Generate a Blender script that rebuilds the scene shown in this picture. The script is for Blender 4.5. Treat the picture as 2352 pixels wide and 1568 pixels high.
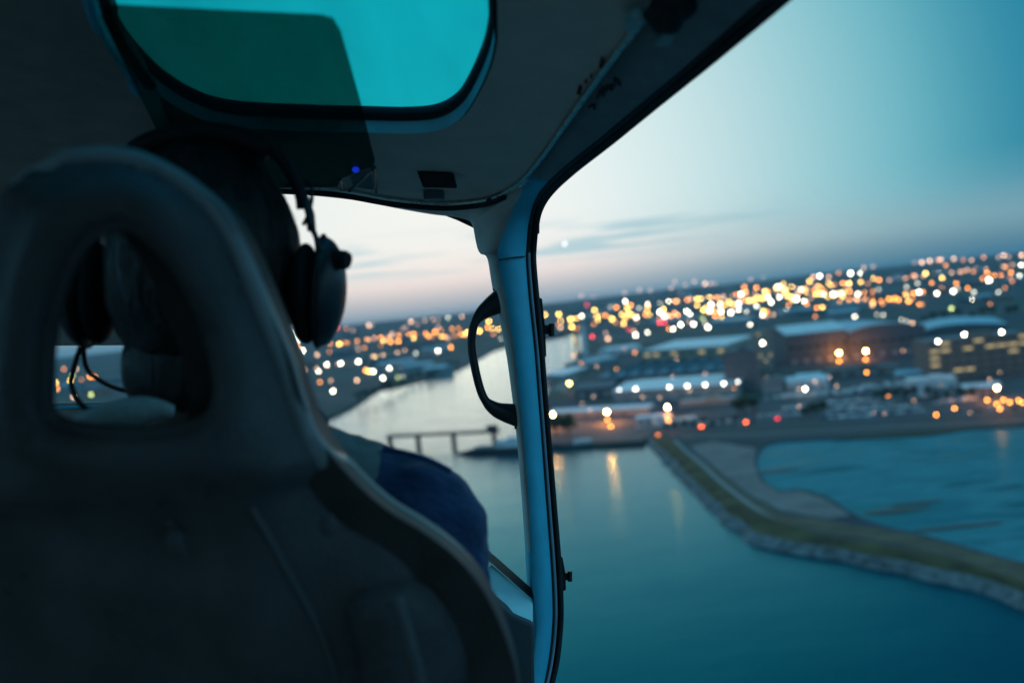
import bpy, bmesh, math, random
from mathutils import Vector, Matrix, noise
from mathutils.geometry import delaunay_2d_cdt

random.seed(7)
SC = bpy.context.scene
for o in list(bpy.data.objects):
    bpy.data.objects.remove(o, do_unlink=True)

# ------------------------------------------------------------------ camera
# The helicopter flies 100 m above a river, banked, so the horizon tilts.
LENS = 35.0
W2, H2 = 1176.0, 784.0            # half size of the measuring frame (2352 x 1568)
F = 2352.0 * LENS / 36.0
CAM_H = 100.0
up = Vector((-0.108, -0.0354, 1.0)).normalized()      # world up seen in the cabin frame
fw = Vector((0, 1, 0)); fw = (fw - up * fw.dot(up)).normalized()
rt = fw.cross(up).normalized()
R = Matrix((rt, fw, up))                               # cabin -> world rotation
CPOS = Vector((0, 0, CAM_H))
M = Matrix.Translation(CPOS) @ R.to_4x4()
cam = bpy.data.cameras.new('camera'); camo = bpy.data.objects.new('camera', cam)
SC.collection.objects.link(camo); SC.camera = camo
camo.matrix_world = M @ Matrix(((1, 0, 0, 0), (0, 0, -1, 0), (0, 1, 0, 0), (0, 0, 0, 1)))
cam.lens = LENS; cam.sensor_width = 36; cam.clip_start = 0.02; cam.clip_end = 60000
cam.dof.use_dof = True; cam.dof.focus_distance = 1.40; cam.dof.aperture_fstop = 3.5
cam.dof.aperture_blades = 0

# ------------------------------------------------------------------ sky
world = bpy.data.worlds.new('World'); SC.world = world; world.use_nodes = True
nt = world.node_tree; nt.nodes.clear()
def N(t, kind, **kw):
    n = t.nodes.new(kind)
    for k, v in kw.items(): setattr(n, k, v)
    return n
def ramp(t, stops, fac, smooth=False):
    r = N(t, 'ShaderNodeValToRGB'); els = r.color_ramp.elements
    while len(els) > 1: els.remove(els[-1])
    els[0].position = stops[0][0]; els[0].color = (*stops[0][1], 1)
    for p, c in stops[1:]:
        e = els.new(p); e.color = (*c, 1)
    if smooth: r.color_ramp.interpolation = 'B_SPLINE'
    t.links.new(fac, r.inputs[0]); return r.outputs[0]
def math_(t, op, a, b=None, clamp=False):
    n = N(t, 'ShaderNodeMath', operation=op, use_clamp=clamp)
    for i, x in enumerate((a, b)):
        if x is None: continue
        if isinstance(x, (int, float)): n.inputs[i].default_value = x
        else: t.links.new(x, n.inputs[i])
    return n.outputs[0]
def mixc(t, fac, a, b, mode='MIX'):
    n = N(t, 'ShaderNodeMix', data_type='RGBA', blend_type=mode)
    for i, x in ((0, fac), (6, a), (7, b)):
        if isinstance(x, (int, float)): n.inputs[i].default_value = x
        elif isinstance(x, tuple): n.inputs[i].default_value = (*x, 1)
        else: t.links.new(x, n.inputs[i])
    return n.outputs[2]
def ray(u, v):                                          # world direction through a point of the frame
    return (R @ Vector(((u - W2) / F, 1.0, (H2 - v) / F))).normalized()
glow = ray(960, 500)                                    # where the sun went down
tc = N(nt, 'ShaderNodeTexCoord')
nrm = N(nt, 'ShaderNodeVectorMath', operation='NORMALIZE'); nt.links.new(tc.outputs['Generated'], nrm.inputs[0])
D = nrm.outputs[0]
dt = N(nt, 'ShaderNodeVectorMath', operation='DOT_PRODUCT'); nt.links.new(D, dt.inputs[0]); dt.inputs[1].default_value = glow
ang = math_(nt, 'DIVIDE', math_(nt, 'ARCCOSINE', dt.outputs['Value']), math.pi)
deg = lambda d: d / 180.0
base = ramp(nt, [(0, (.90, .925, .90)), (deg(7), (.86, .91, .895)), (deg(13), (.70, .85, .86)), (deg(20), (.40, .66, .71)),
                 (deg(27), (.12, .46, .55)), (deg(33), (.004, .20, .33)), (deg(40), (.008, .22, .38)), (deg(58), (.10, .38, .60)),
                 (deg(90), (.15, .43, .64)), (1, (.12, .32, .48))], ang, True)
sep = N(nt, 'ShaderNodeSeparateXYZ'); nt.links.new(D, sep.inputs[0])
elev = math_(nt, 'DIVIDE', math_(nt, 'ARCSINE', sep.outputs['Z']), math.pi / 2)      # 0 horizon .. 1 zenith
e90 = lambda d: max(0.0, d / 90.0)
lowmask = ramp(nt, [(0, (1, 1, 1)), (e90(1.2), (.95,) * 3), (e90(2.6), (.7,) * 3), (e90(4.0), (.25,) * 3), (e90(5.5), (0, 0, 0))], elev)
lowcol = ramp(nt, [(0, (.24, .42, .53)), (e90(.8), (.44, .52, .58)), (e90(2.0), (.88, .77, .75)), (e90(4), (.88, .86, .84))], elev)
azdim = ramp(nt, [(0, (1, 1, 1)), (deg(9), (.92, .95, .97)), (deg(18), (.48, .70, .77)), (deg(30), (.20, .46, .57)), (deg(60), (.20, .44, .58)), (1, (.18, .38, .5))], ang, True)
low = mixc(nt, 1.0, lowcol, azdim, 'MULTIPLY')
sky = mixc(nt, lowmask, base, low)
# thin streaks of cloud lying along the horizon
vm = N(nt, 'ShaderNodeMapping'); vm.inputs['Scale'].default_value = (4.2, 4.2, 95.0); nt.links.new(D, vm.inputs[0])
nz = N(nt, 'ShaderNodeTexNoise'); nz.inputs['Scale'].default_value = 1.5; nz.inputs['Detail'].default_value = 3.0
nt.links.new(vm.outputs[0], nz.inputs['Vector'])
streak = ramp(nt, [(0, (0,) * 3), (.49, (0,) * 3), (.60, (1,) * 3), (1, (1,) * 3)], nz.outputs['Fac'])
band = ramp(nt, [(0, (0,) * 3), (e90(2.0), (0,) * 3), (e90(2.8), (1,) * 3), (e90(3.8), (1,) * 3), (e90(4.8), (0,) * 3)], elev)
near = ramp(nt, [(0, (1,) * 3), (deg(12), (1,) * 3), (deg(22), (0,) * 3)], ang)
sfac = math_(nt, 'MULTIPLY', math_(nt, 'MULTIPLY', streak, band), math_(nt, 'MULTIPLY', near, 0.95))
sky = mixc(nt, sfac, sky, mixc(nt, 1.0, azdim, (.46, .68, .74), 'MULTIPLY'))
nish = N(nt, 'ShaderNodeTexSky', sky_type='NISHITA', sun_disc=False)
sun_az = math.atan2(glow.x, glow.y)
nish.sun_elevation = math.radians(1.0); nish.sun_rotation = sun_az; nish.altitude = 100
nt.links.new(D, nish.inputs[0])
bg1 = N(nt, 'ShaderNodeBackground'); nt.links.new(sky, bg1.inputs[0]); bg1.inputs[1].default_value = 1.0
bg2 = N(nt, 'ShaderNodeBackground'); nt.links.new(nish.outputs[0], bg2.inputs[0]); bg2.inputs[1].default_value = 0.004
ad = N(nt, 'ShaderNodeAddShader'); nt.links.new(bg1.outputs[0], ad.inputs[0]); nt.links.new(bg2.outputs[0], ad.inputs[1])
wo = N(nt, 'ShaderNodeOutputWorld'); nt.links.new(ad.outputs[0], wo.inputs[0])

# ------------------------------------------------------------------ the last of the sun, exposure
sun = bpy.data.lights.new('sun', 'SUN'); suno = bpy.data.objects.new('sun', sun); SC.collection.objects.link(suno)
sun.energy = 0.05; sun.angle = math.radians(12); sun.color = (1.0, .72, .5)
sd = Vector((math.sin(sun_az) * math.cos(math.radians(3)), math.cos(sun_az) * math.cos(math.radians(3)), math.sin(math.radians(3))))
suno.rotation_euler = sd.to_track_quat('Z', 'Y').to_euler()
SC.view_settings.view_transform = 'Standard'; SC.view_settings.look = 'None'
SC.view_settings.exposure = 0.0; SC.view_settings.gamma = 1.0; SC.view_settings.use_curve_mapping = False
SC.render.engine = 'CYCLES'
SC.cycles.use_denoising = True
SC.cycles.use_adaptive_sampling = False
SC.cycles.sample_clamp_indirect = 4.0
SC.cycles.max_bounces = 8; SC.cycles.transparent_max_bounces = 16; SC.cycles.volume_bounces = 0

# ------------------------------------------------------------------ materials
MATS = {}
def mat(name, col, rough=.6, metal=0., var=.15, scale=20., bump=0., bscale=None, spec=.5, sheen=0., stretch=None, bdist=.01):
    if name in MATS: return MATS[name]
    m = bpy.data.materials.new(name); m.use_nodes = True; t = m.node_tree
    b = t.nodes['Principled BSDF']
    tcn = N(t, 'ShaderNodeTexCoord'); nn = N(t, 'ShaderNodeTexNoise')
    nn.inputs['Scale'].default_value = scale; nn.inputs['Detail'].default_value = 4
    t.links.new(tcn.outputs['Object'], nn.inputs['Vector'])
    c = ramp(t, [(.3, tuple(x * (1 - var) for x in col)), (.7, tuple(min(1, x * (1 + var)) for x in col))], nn.outputs['Fac'])
    t.links.new(c, b.inputs['Base Color'])
    rr = ramp(t, [(.3, (max(0, rough - .06),) * 3), (.7, (min(1, rough + .06),) * 3)], nn.outputs['Fac'])
    t.links.new(rr, b.inputs['Roughness'])
    b.inputs['Metallic'].default_value = metal; b.inputs['Specular IOR Level'].default_value = spec
    if sheen: b.inputs['Sheen Weight'].default_value = sheen
    if bump:
        n2 = N(t, 'ShaderNodeTexNoise'); n2.inputs['Scale'].default_value = bscale or scale * 6; n2.inputs['Detail'].default_value = 3
        if stretch:
            ms = N(t, 'ShaderNodeMapping'); ms.inputs['Scale'].default_value = stretch; t.links.new(tcn.outputs['Object'], ms.inputs[0]); t.links.new(ms.outputs[0], n2.inputs['Vector'])
        else: t.links.new(tcn.outputs['Object'], n2.inputs['Vector'])
        bp = N(t, 'ShaderNodeBump'); bp.inputs['Strength'].default_value = bump; bp.inputs['Distance'].default_value = bdist
        t.links.new(n2.outputs['Fac'], bp.inputs['Height']); t.links.new(bp.outputs[0], b.inputs['Normal'])
    MATS[name] = m; return m
def emit(name, col, strength, sampled=False):
    if name in MATS: return MATS[name]
    m = bpy.data.materials.new(name); m.use_nodes = True; t = m.node_tree; t.nodes.clear()
    e = N(t, 'ShaderNodeEmission'); e.inputs[0].default_value = (*col, 1); e.inputs[1].default_value = strength
    o = N(t, 'ShaderNodeOutputMaterial'); t.links.new(e.outputs[0], o.inputs[0])
    m.cycles.emission_sampling = 'AUTO' if sampled else 'NONE'
    MATS[name] = m; return m
def pane(name, tint, gloss=.06, rough=.02, haze=None):
    if name in MATS: return MATS[name]
    m = bpy.data.materials.new(name); m.use_nodes = True; t = m.node_tree; t.nodes.clear()
    tr = N(t, 'ShaderNodeBsdfTransparent'); tr.inputs[0].default_value = (*tint, 1)
    g = N(t, 'ShaderNodeBsdfGlossy'); g.inputs['Roughness'].default_value = rough
    mx = N(t, 'ShaderNodeMixShader'); mx.inputs[0].default_value = gloss
    t.links.new(tr.outputs[0], mx.inputs[1]); t.links.new(g.outputs[0], mx.inputs[2])
    last = mx.outputs[0]
    if haze:                                            # dust and scuffs; on the skylight also a reflection painted as streaks
        tcn = N(t, 'ShaderNodeTexCoord'); mp = N(t, 'ShaderNodeMapping'); mp.inputs['Scale'].default_value = (9, 2, 3)
        nn = N(t, 'ShaderNodeTexNoise'); nn.inputs['Scale'].default_value = 1.5; nn.inputs['Detail'].default_value = 3
        t.links.new(tcn.outputs['Object'], mp.inputs[0]); t.links.new(mp.outputs[0], nn.inputs['Vector'])
        k = ramp(t, [(.35, (haze[1],) * 3), (.7, (haze[2],) * 3)], nn.outputs['Fac'])
        df = N(t, 'ShaderNodeBsdfDiffuse'); df.inputs[0].default_value = (*haze[0], 1)
        m2 = N(t, 'ShaderNodeMixShader'); t.links.new(k, m2.inputs[0]); t.links.new(last, m2.inputs[1]); t.links.new(df.outputs[0], m2.inputs[2])
        last = m2.outputs[0]
    o = N(t, 'ShaderNodeOutputMaterial'); t.links.new(last, o.inputs[0])
    MATS[name] = m; return m

# ------------------------------------------------------------------ mesh helpers
BASE = {}
def tag(o, label=None, cat=None, group=None, kind=None):
    if label: o['label'] = label
    if cat: o['category'] = cat
    if group: o['group'] = group
    if kind: o['kind'] = kind
    return o
def empty(name, base=(0, 0, 0), cabin=False, rotz=0.0):
    o = bpy.data.objects.new(name, None); SC.collection.objects.link(o); o.empty_display_size = .1
    base = Vector(base)
    if cabin: o.matrix_world = M @ Matrix.Translation(base)
    else: o.matrix_world = Matrix.Translation(base) @ Matrix.Rotation(rotz, 4, 'Z')
    BASE[o.name] = base if cabin else Vector((0, 0, 0))
    return o
def off_of(o):
    while o is not None:
        if o.name in BASE: return BASE[o.name]
        o = o.parent
    return Vector((0, 0, 0))
def mesh_data(name, verts, faces, m, smooth=False):
    me = bpy.data.meshes.new(name); me.from_pydata([tuple(v) for v in verts], [], faces); me.update()
    bm = bmesh.new(); bm.from_mesh(me); bmesh.ops.recalc_face_normals(bm, faces=bm.faces); bm.to_mesh(me); bm.free()
    for x in (m if isinstance(m, (list, tuple)) else [m]): me.materials.append(x)
    if smooth:
        for p in me.polygons: p.use_smooth = True
    return me
def mk(name, vf, m, parent=None, smooth=False, cabin=False, bevel=0., face_up=False):
    verts, faces = vf
    off = off_of(parent) if parent is not None else Vector((0, 0, 0))
    me = mesh_data(name, [Vector(v) - off for v in verts], faces, m, smooth)
    if face_up and sum(p.normal.z * p.area for p in me.polygons) < 0: me.flip_normals()
    o = bpy.data.objects.new(name, me); SC.collection.objects.link(o)
    if parent is not None: o.parent = parent
    elif cabin: o.matrix_world = M
    if bevel:
        b = o.modifiers.new('bevel', 'BEVEL'); b.width = bevel; b.segments = 2; b.limit_method = 'ANGLE'; b.angle_limit = .6
    return o
def joinvf(*parts):
    V, Fc = [], []
    for v, f in parts:
        n = len(V); V += [Vector(x) for x in v]; Fc += [tuple(i + n for i in q) for q in f]
    return V, Fc
def box(c, s, rot=None):
    c = Vector(c); x, y, z = (Vector(s) / 2)
    V = [Vector((a * x, b * y, d * z)) for a in (-1, 1) for b in (-1, 1) for d in (-1, 1)]
    if rot is not None: V = [rot @ v for v in V]
    return [v + c for v in V], [(0, 1, 3, 2), (4, 6, 7, 5), (0, 4, 5, 1), (2, 3, 7, 6), (0, 2, 6, 4), (1, 5, 7, 3)]
def smoothline(P, n=6):
    P = [Vector(p) for p in P]; out = []
    for i in range(len(P) - 1):
        p0 = P[max(0, i - 1)]; p1 = P[i]; p2 = P[i + 1]; p3 = P[min(len(P) - 1, i + 2)]
        for k in range(n):
            t = k / n
            out.append(.5 * ((2 * p1) + (p2 - p0) * t + (2 * p0 - 5 * p1 + 4 * p2 - p3) * t * t + (3 * p1 - p0 - 3 * p2 + p3) * t ** 3))
    out.append(P[-1]); return out
def tube(P, r, seg=10, closed=False, sx=1.0, caps=True):
    P = [Vector(p) for p in P]; n = len(P); V, Fc = [], []
    rr = r if isinstance(r, (list, tuple)) else [r] * n
    prev = None
    for i in range(n):
        a = P[(i - 1) % n] if (closed or i > 0) else P[i]; b = P[(i + 1) % n] if (closed or i < n - 1) else P[i]
        t = (b - a).normalized()
        if prev is None:
            ref = Vector((0, 1, 0)) if abs(t.y) < .9 else Vector((1, 0, 0)); s = t.cross(ref).normalized()
        else: s = (prev - t * prev.dot(t)).normalized()
        prev = s; w = t.cross(s)
        for k in range(seg):
            q = 2 * math.pi * k / seg; V.append(P[i] + (s * math.cos(q) * sx + w * math.sin(q)) * rr[i])
    m_ = n if closed else n - 1
    for i in range(m_):
        for k in range(seg):
            j = (i + 1) % n; Fc.append((i * seg + k, i * seg + (k + 1) % seg, j * seg + (k + 1) % seg, j * seg + k))
    if not closed and caps:
        Fc.append(tuple(range(seg))); Fc.append(tuple((n - 1) * seg + k for k in range(seg)))
    return V, Fc
def loft(lines, closed=True, caps=True):
    n = len(lines[0]); k = len(lines); V = [Vector(lines[j][i]) for i in range(n) for j in range(k)]; Fc = []
    for i in range(n - 1):
        for j in range(k if closed else k - 1):
            a = i * k + j; b = i * k + (j + 1) % k; Fc.append((a, b, b + k, a + k))
    if closed and caps: Fc += [tuple(range(k)), tuple((n - 1) * k + j for j in range(k))]
    return V, Fc
def inside(p, poly):
    x, y = p[0], p[1]; c = False; j = len(poly) - 1
    for i in range(len(poly)):
        xi, yi = poly[i][0], poly[i][1]; xj, yj = poly[j][0], poly[j][1]
        if (yi > y) != (yj > y) and x < (xj - xi) * (y - yi) / (yj - yi) + xi: c = not c
        j = i
    return c
def plate2d(outline, holes=(), pitch=0.0):
    pts = [Vector((p[0], p[1])) for p in outline]; edges = [(i, (i + 1) % len(pts)) for i in range(len(pts))]
    for h in holes:
        n = len(pts); pts += [Vector((p[0], p[1])) for p in h]; edges += [(n + i, n + (i + 1) % len(h)) for i in range(len(h))]
    if pitch:
        x0 = min(p.x for p in pts); x1 = max(p.x for p in pts); y0 = min(p.y for p in pts); y1 = max(p.y for p in pts)
        ix = int((x1 - x0) / pitch); iy = int((y1 - y0) / pitch)
        for a in range(1, ix + 1):
            for b in range(1, iy + 1):
                q = Vector((x0 + a * pitch + (b % 2) * pitch * .5, y0 + b * pitch))
                if inside(q, outline) and not any(inside(q, h) for h in holes): pts.append(q)
    r = delaunay_2d_cdt(pts, edges, [], 0, 1e-6); V, E, Fc = r[0], r[1], r[2]
    out = []
    for f in Fc:
        c = sum((V[i] for i in f), Vector((0, 0))) / len(f)
        if inside(c, outline) and not any(inside(c, h) for h in holes): out.append(tuple(f))
    return V, out
def slab(V, Fc, top, bot):
    """closed solid from a flat triangulation and two mappings (2d -> 3d)"""
    n = len(V); VV = [top(v) for v in V] + [bot(v) for v in V]; FF = [tuple(f) for f in Fc] + [tuple(i + n for i in reversed(f)) for f in Fc]
    cnt = {}
    for f in Fc:
        for i in range(len(f)):
            a, b = f[i], f[(i + 1) % len(f)]; cnt[(a, b)] = 1
    for (a, b) in cnt:
        if (b, a) not in cnt: FF.append((b, a, a + n, b + n))
    used = sorted({i for f in FF for i in f}); mp = {v: i for i, v in enumerate(used)}
    return [VV[i] for i in used], [tuple(mp[i] for i in f) for f in FF]
def ellipsoid(c, r, seg=24, rings=14, rot=None):
    V, Fc = [], []; c = Vector(c)
    for i in range(rings + 1):
        th = math.pi * i / rings
        for k in range(seg):
            q = 2 * math.pi * k / seg
            v = Vector((r[0] * math.sin(th) * math.cos(q), r[1] * math.sin(th) * math.sin(q), r[2] * math.cos(th)))
            if rot is not None: v = rot @ v
            V.append(c + v)
    for i in range(rings):
        for k in range(seg): Fc.append((i * seg + k, i * seg + (k + 1) % seg, (i + 1) * seg + (k + 1) % seg, (i + 1) * seg + k))
    return V, Fc
def capsule(a, ra, b, rb, seg=14):
    a, b = Vector(a), Vector(b); d = (b - a).normalized(); P, rr = [], []
    for k in range(5):
        q = math.pi / 2 * k / 5; P.append(a - d * ra * math.cos(q)); rr.append(max(.0008, ra * math.sin(q)))
    P.append(a); rr.append(ra); P.append(b); rr.append(rb)
    for k in range(4, -1, -1):
        q = math.pi / 2 * k / 5; P.append(b + d * rb * math.cos(q)); rr.append(max(.0008, rb * math.sin(q)))
    return tube(P, rr, seg)
def P3(u, v, d):                                        # cabin point at depth d
    return Vector(((u - W2) / F * d, d, (H2 - v) / F * d))

# ================================================================== the ground, river and far terrain
def terrain(x, y):
    r = math.hypot(x, y)
    if r < 2400: return 0.0
    t = min(1.0, (r - 2400) / 5600.0)
    a = math.atan2(x, y)
    return 84.0 * t + 13.0 * t * noise.noise(Vector((a * 7.0, r / 2600.0, .3))) + 5.0 * t * math.sin(a * 3 + 1)
def hit(u, v, h=0.0, far=7600.0):
    """point where the view ray through (u, v) meets the terrain raised by h"""
    d = ray(u, v); k = math.hypot(d.x, d.y); lo, hi = 30.0, far
    g = lambda r: CAM_H + d.z / k * r - terrain(d.x / k * r, d.y / k * r) - h
    r = 30.0; last = r
    while r < far and g(r) > 0: last = r; r *= 1.03
    if r >= far: r = far
    else:
        lo, hi = last, r
        for _ in range(24):
            mid = (lo + hi) / 2
            if g(mid) > 0: lo = mid
            else: hi = mid
        r = lo
    x, y = d.x / k * r, d.y / k * r
    return Vector((x, y, terrain(x, y)))
def G(u, v): p = hit(u, v); return Vector((p.x, p.y))
def water_at(u, v, z=-3.0):
    d = ray(u, v); t = (z - CAM_H) / d.z; return Vector((d.x * t, d.y * t))

left_bank = [G(*p) for p in [(1318, 752), (1290, 764), (1225, 778), (1150, 796), (1100, 822), (1062, 842), (1010, 858), (960, 873), (915, 884), (870, 893), (840, 912), (800, 936), (740, 962), (680, 985), (560, 1040), (380, 1130)]]
shore = [water_at(*p) for p in [(1480, 1014), (1520, 1057), (1570, 1112), (1640, 1182), (1700, 1230), (1750, 1254), (1850, 1277), (1950, 1294), (2060, 1314), (2150, 1337), (2250, 1360), (2352, 1397), (2480, 1450), (2700, 1560)]]
right_bank = [G(*p) for p in [(1332, 752), (1345, 775), (1338, 800), (1312, 838), (1265, 890), (1242, 930), (1238, 975), (1240, 1018), (1300, 1021), (1400, 1017), (1476, 1013)]]
s2 = lambda L, n=4: [Vector((p.x, p.y)) for p in smoothline([Vector((q[0], q[1], 0)) for q in L], n)]
shoreS = [p + Vector((noise.noise(Vector((p.x * .06, p.y * .06, 0))), noise.noise(Vector((p.y * .06, 3, p.x * .06))))) * 3.0 for p in s2(shore, 9)]
def normals2(L):
    out = []
    for i in range(len(L)):
        a, b = L[max(0, i - 1)], L[min(len(L) - 1, i + 1)]; d = (b - a).normalized(); out.append(Vector((-d.y, d.x)))
    return out
shoreIn = [p + q * 2.8 for p, q in zip(shoreS, normals2(shoreS))]
river = s2(left_bank, 4) + [Vector((-900, 200)), Vector((-1600, -900)), Vector((1400, -900)), Vector((1000, 60))] + list(reversed(shoreIn)) + list(reversed(right_bank))
basin = s2([G(*p) for p in [(1745, 1034), (1775, 1016), (1880, 1008), (2010, 1004), (2130, 998), (2230, 985), (2352, 978), (2560, 968), (2800, 985), (2800, 1330), (2560, 1330), (2352, 1290), (2230, 1258), (2120, 1226), (2030, 1206), (1960, 1178), (1900, 1140), (1840, 1122), (1790, 1124), (1752, 1098), (1738, 1062), (1745, 1034)]], 4)[:-1]

pts, edges = [], []
def addloop(L):
    n = len(pts); pts.extend(L); edges.extend((n + i, n + (i + 1) % len(L)) for i in range(len(L)))
addloop(river); addloop(basin)
r = 60.0
while r < 9200:
    a = -180.0
    while a < 180:
        inview = abs(a) < 50
        x, y = r * math.sin(math.radians(a)), r * math.cos(math.radians(a))
        pts.append(Vector((x, y))); a += 2.5 if inview else 12.5
    r *= 1.085
cd = delaunay_2d_cdt(pts, edges, [], 0, 1e-4)
cv, cf = cd[0], cd[2]
land_f = []
for f in cf:
    c = sum((cv[i] for i in f), Vector((0, 0))) / len(f)
    if not inside(c, river) and not inside(c, basin): land_f.append(tuple(f))
lv = [Vector((p.x, p.y, terrain(p.x, p.y))) for p in cv]
# bank walls down to the river bed
cnt = {}
for f in land_f:
    for i in range(3): cnt[(f[i], f[(i + 1) % 3])] = 1
nb = len(lv); lv += [Vector((p.x, p.y, -6.0)) for p in cv[:]]
for (a, b) in list(cnt):
    if (b, a) not in cnt and lv[a].xy.length < 8000: land_f.append((b, a, a + nb, b + nb))
used = sorted({i for f in land_f for i in f}); mp = {v: i for i, v in enumerate(used)}
gm = bpy.data.materials.new('ground_material'); gm.use_nodes = True; t = gm.node_tree; b = t.nodes['Principled BSDF']
tcn = N(t, 'ShaderNodeTexCoord'); n1 = N(t, 'ShaderNodeTexNoise'); n1.inputs['Scale'].default_value = .006; n1.inputs['Detail'].default_value = 6
n2 = N(t, 'ShaderNodeTexVoronoi'); n2.inputs['Scale'].default_value = .011
for q in (n1, n2): t.links.new(tcn.outputs['Object'], q.inputs['Vector'])
c1 = ramp(t, [(.35, (.012, .035, .036)), (.5, (.035, .065, .075)), (.62, (.02, .045, .03)), (.75, (.085, .11, .125))], n1.outputs['Fac'])
c2 = mixc(t, .3, c1, n2.outputs['Color'], 'SOFT_LIGHT'); t.links.new(c2, b.inputs['Base Color']); b.inputs['Roughness'].default_value = .85
tag(mk('ground', ([lv[i] for i in used], [tuple(mp[i] for i in f) for f in land_f]), gm), kind='structure')

# river water: dark, choppy, mirrors the dusk sky
def water_mat(name, deep, tint, wav, strength, rough=.12, mud=False):
    m = bpy.data.materials.new(name); m.use_nodes = True; t = m.node_tree; t.nodes.clear()
    tcn = N(t, 'ShaderNodeTexCoord'); mp_ = N(t, 'ShaderNodeMapping'); mp_.inputs['Scale'].default_value = (1, 1.6, 1)
    t.links.new(tcn.outputs['Object'], mp_.inputs[0])
    a = N(t, 'ShaderNodeTexNoise'); a.inputs['Scale'].default_value = wav; a.inputs['Detail'].default_value = 5
    t.links.new(mp_.outputs[0], a.inputs['Vector'])
    bp = N(t, 'ShaderNodeBump'); bp.inputs['Strength'].default_value = strength; bp.inputs['Distance'].default_value = 1.0
    t.links.new(a.outputs['Fac'], bp.inputs['Height'])
    a2 = N(t, 'ShaderNodeTexNoise'); a2.inputs['Scale'].default_value = wav * .06; a2.inputs['Detail'].default_value = 4
    t.links.new(mp_.outputs[0], a2.inputs['Vector'])
    bp2 = N(t, 'ShaderNodeBump'); bp2.inputs['Strength'].default_value = .35; bp2.inputs['Distance'].default_value = 2.0
    t.links.new(a2.outputs['Fac'], bp2.inputs['Height']); t.links.new(bp.outputs[0], bp2.inputs['Normal']); bp = bp2
    df = N(t, 'ShaderNodeBsdfDiffuse'); df.inputs[0].default_value = (*deep, 1)
    gl = N(t, 'ShaderNodeBsdfGlossy')
    t.links.new(ramp(t, [(.35, (rough * .75,) * 3), (.65, (rough * 1.35,) * 3)], a2.outputs['Fac']), gl.inputs['Roughness'])   # gusts of wind
    t.links.new(bp.outputs[0], gl.inputs['Normal'])
    fr = N(t, 'ShaderNodeFresnel'); fr.inputs['IOR'].default_value = 1.33
    t.links.new(ramp(t, [(.10, tint), (.20, tuple(x * .75 + .25 * y for x, y in zip(tint, (.7, .95, 1)))), (.45, (.80, .96, 1.0))], fr.outputs[0]), gl.inputs[0])
    mx = N(t, 'ShaderNodeMixShader'); t.links.new(fr.outputs[0], mx.inputs[0]); t.links.new(df.outputs[0], mx.inputs[1]); t.links.new(gl.outputs[0], mx.inputs[2])
    last = mx.outputs[0]
    if mud:
        mp2 = N(t, 'ShaderNodeMapping'); mp2.inputs['Scale'].default_value = (.017, .045, 1); t.links.new(tcn.outputs['Object'], mp2.inputs[0])
        a3 = N(t, 'ShaderNodeTexNoise'); a3.inputs['Scale'].default_value = 1.0; a3.inputs['Detail'].default_value = 7; a3.inputs['Roughness'].default_value = .62
        t.links.new(mp2.outputs[0], a3.inputs['Vector'])
        md = N(t, 'ShaderNodeBsdfDiffuse'); t.links.new(ramp(t, [(.30, (.015, .06, .07)), (.42, (.04, .18, .21)), (.52, (.10, .31, .34)), (.66, (.04, .16, .18))], a3.outputs['Fac']), md.inputs[0])
        m3 = N(t, 'ShaderNodeMixShader'); t.links.new(ramp(t, [(.33, (.45,) * 3), (.5, (.92,) * 3)], a3.outputs['Fac']), m3.inputs[0])
        t.links.new(last, m3.inputs[1]); t.links.new(md.outputs[0], m3.inputs[2]); last = m3.outputs[0]
    o = N(t, 'ShaderNodeOutputMaterial'); t.links.new(last, o.inputs[0])
    return m
wm = water_mat('river_water', (.002, .04, .06), (.02, .76, .98), .35, .2, .16)
V, Fc = [], []
rs = [0, 150, 300, 600, 1000, 1600, 2400, 3600]; na = 48
for rr in rs:
    for k in range(na): V.append((rr * math.sin(2 * math.pi * k / na), rr * math.cos(2 * math.pi * k / na), -3.0))
for i in range(len(rs) - 1):
    for k in range(na): Fc.append((i * na + k, i * na + (k + 1) % na, (i + 1) * na + (k + 1) % na, (i + 1) * na + k))
V, Fc = V[na - 1:], [tuple(x - (na - 1) if x >= na - 1 else 0 for x in f) for f in Fc]
Fc = [tuple(dict.fromkeys(f)) for f in Fc]; Fc = [f for f in Fc if len(f) > 2]
tag(mk('river', (V, Fc), wm, face_up=True), kind='structure')

# basin of the old dock: shallow water and mud banks
bm_ = water_mat('basin_water', (.01, .16, .2), (.08, .88, 1.0), .12, .35, .3, mud=True)
V, Fc = plate2d(basin)
tag(mk('dock_basin', ([Vector((p.x, p.y, -.9)) for p in V], Fc), bm_, face_up=True), kind='structure')

# ---- the embankment between river and basin: a mound with rock toe, grass, path and gravel
def normals2(L):
    out = []
    for i in range(len(L)):
        a, b = L[max(0, i - 1)], L[min(len(L) - 1, i + 1)]; d = (b - a).normalized(); out.append(Vector((-d.y, d.x)))
    return out
def ribbon(L, offs, zs, flip=1):
    nn = normals2(L); V, Fc = [], []
    k = len(offs)
    for p, q in zip(L, nn):
        for o_, z in zip(offs, zs): V.append(Vector((p.x + q.x * o_ * flip, p.y + q.y * o_ * flip, z)))
    for i in range(len(L) - 1):
        for j in range(k - 1): Fc.append((i * k + j, i * k + j + 1, (i + 1) * k + j + 1, (i + 1) * k + j))
    return V, Fc
rock = mat('rock_toe', (.13, .15, .155), .9, scale=.25, var=.6)
grassm = mat('bank_grass', (.080, .066, .024), .95, scale=.07, var=.65)
grass2 = mat('rough_grass', (.13, .10, .06), .95, scale=.10, var=.4)
pathm = mat('path_concrete', (.27, .28, .28), .8, scale=.3)
gravel = mat('gravel_yard', (.22, .19, .18), .9, scale=.06, var=.3)
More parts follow.
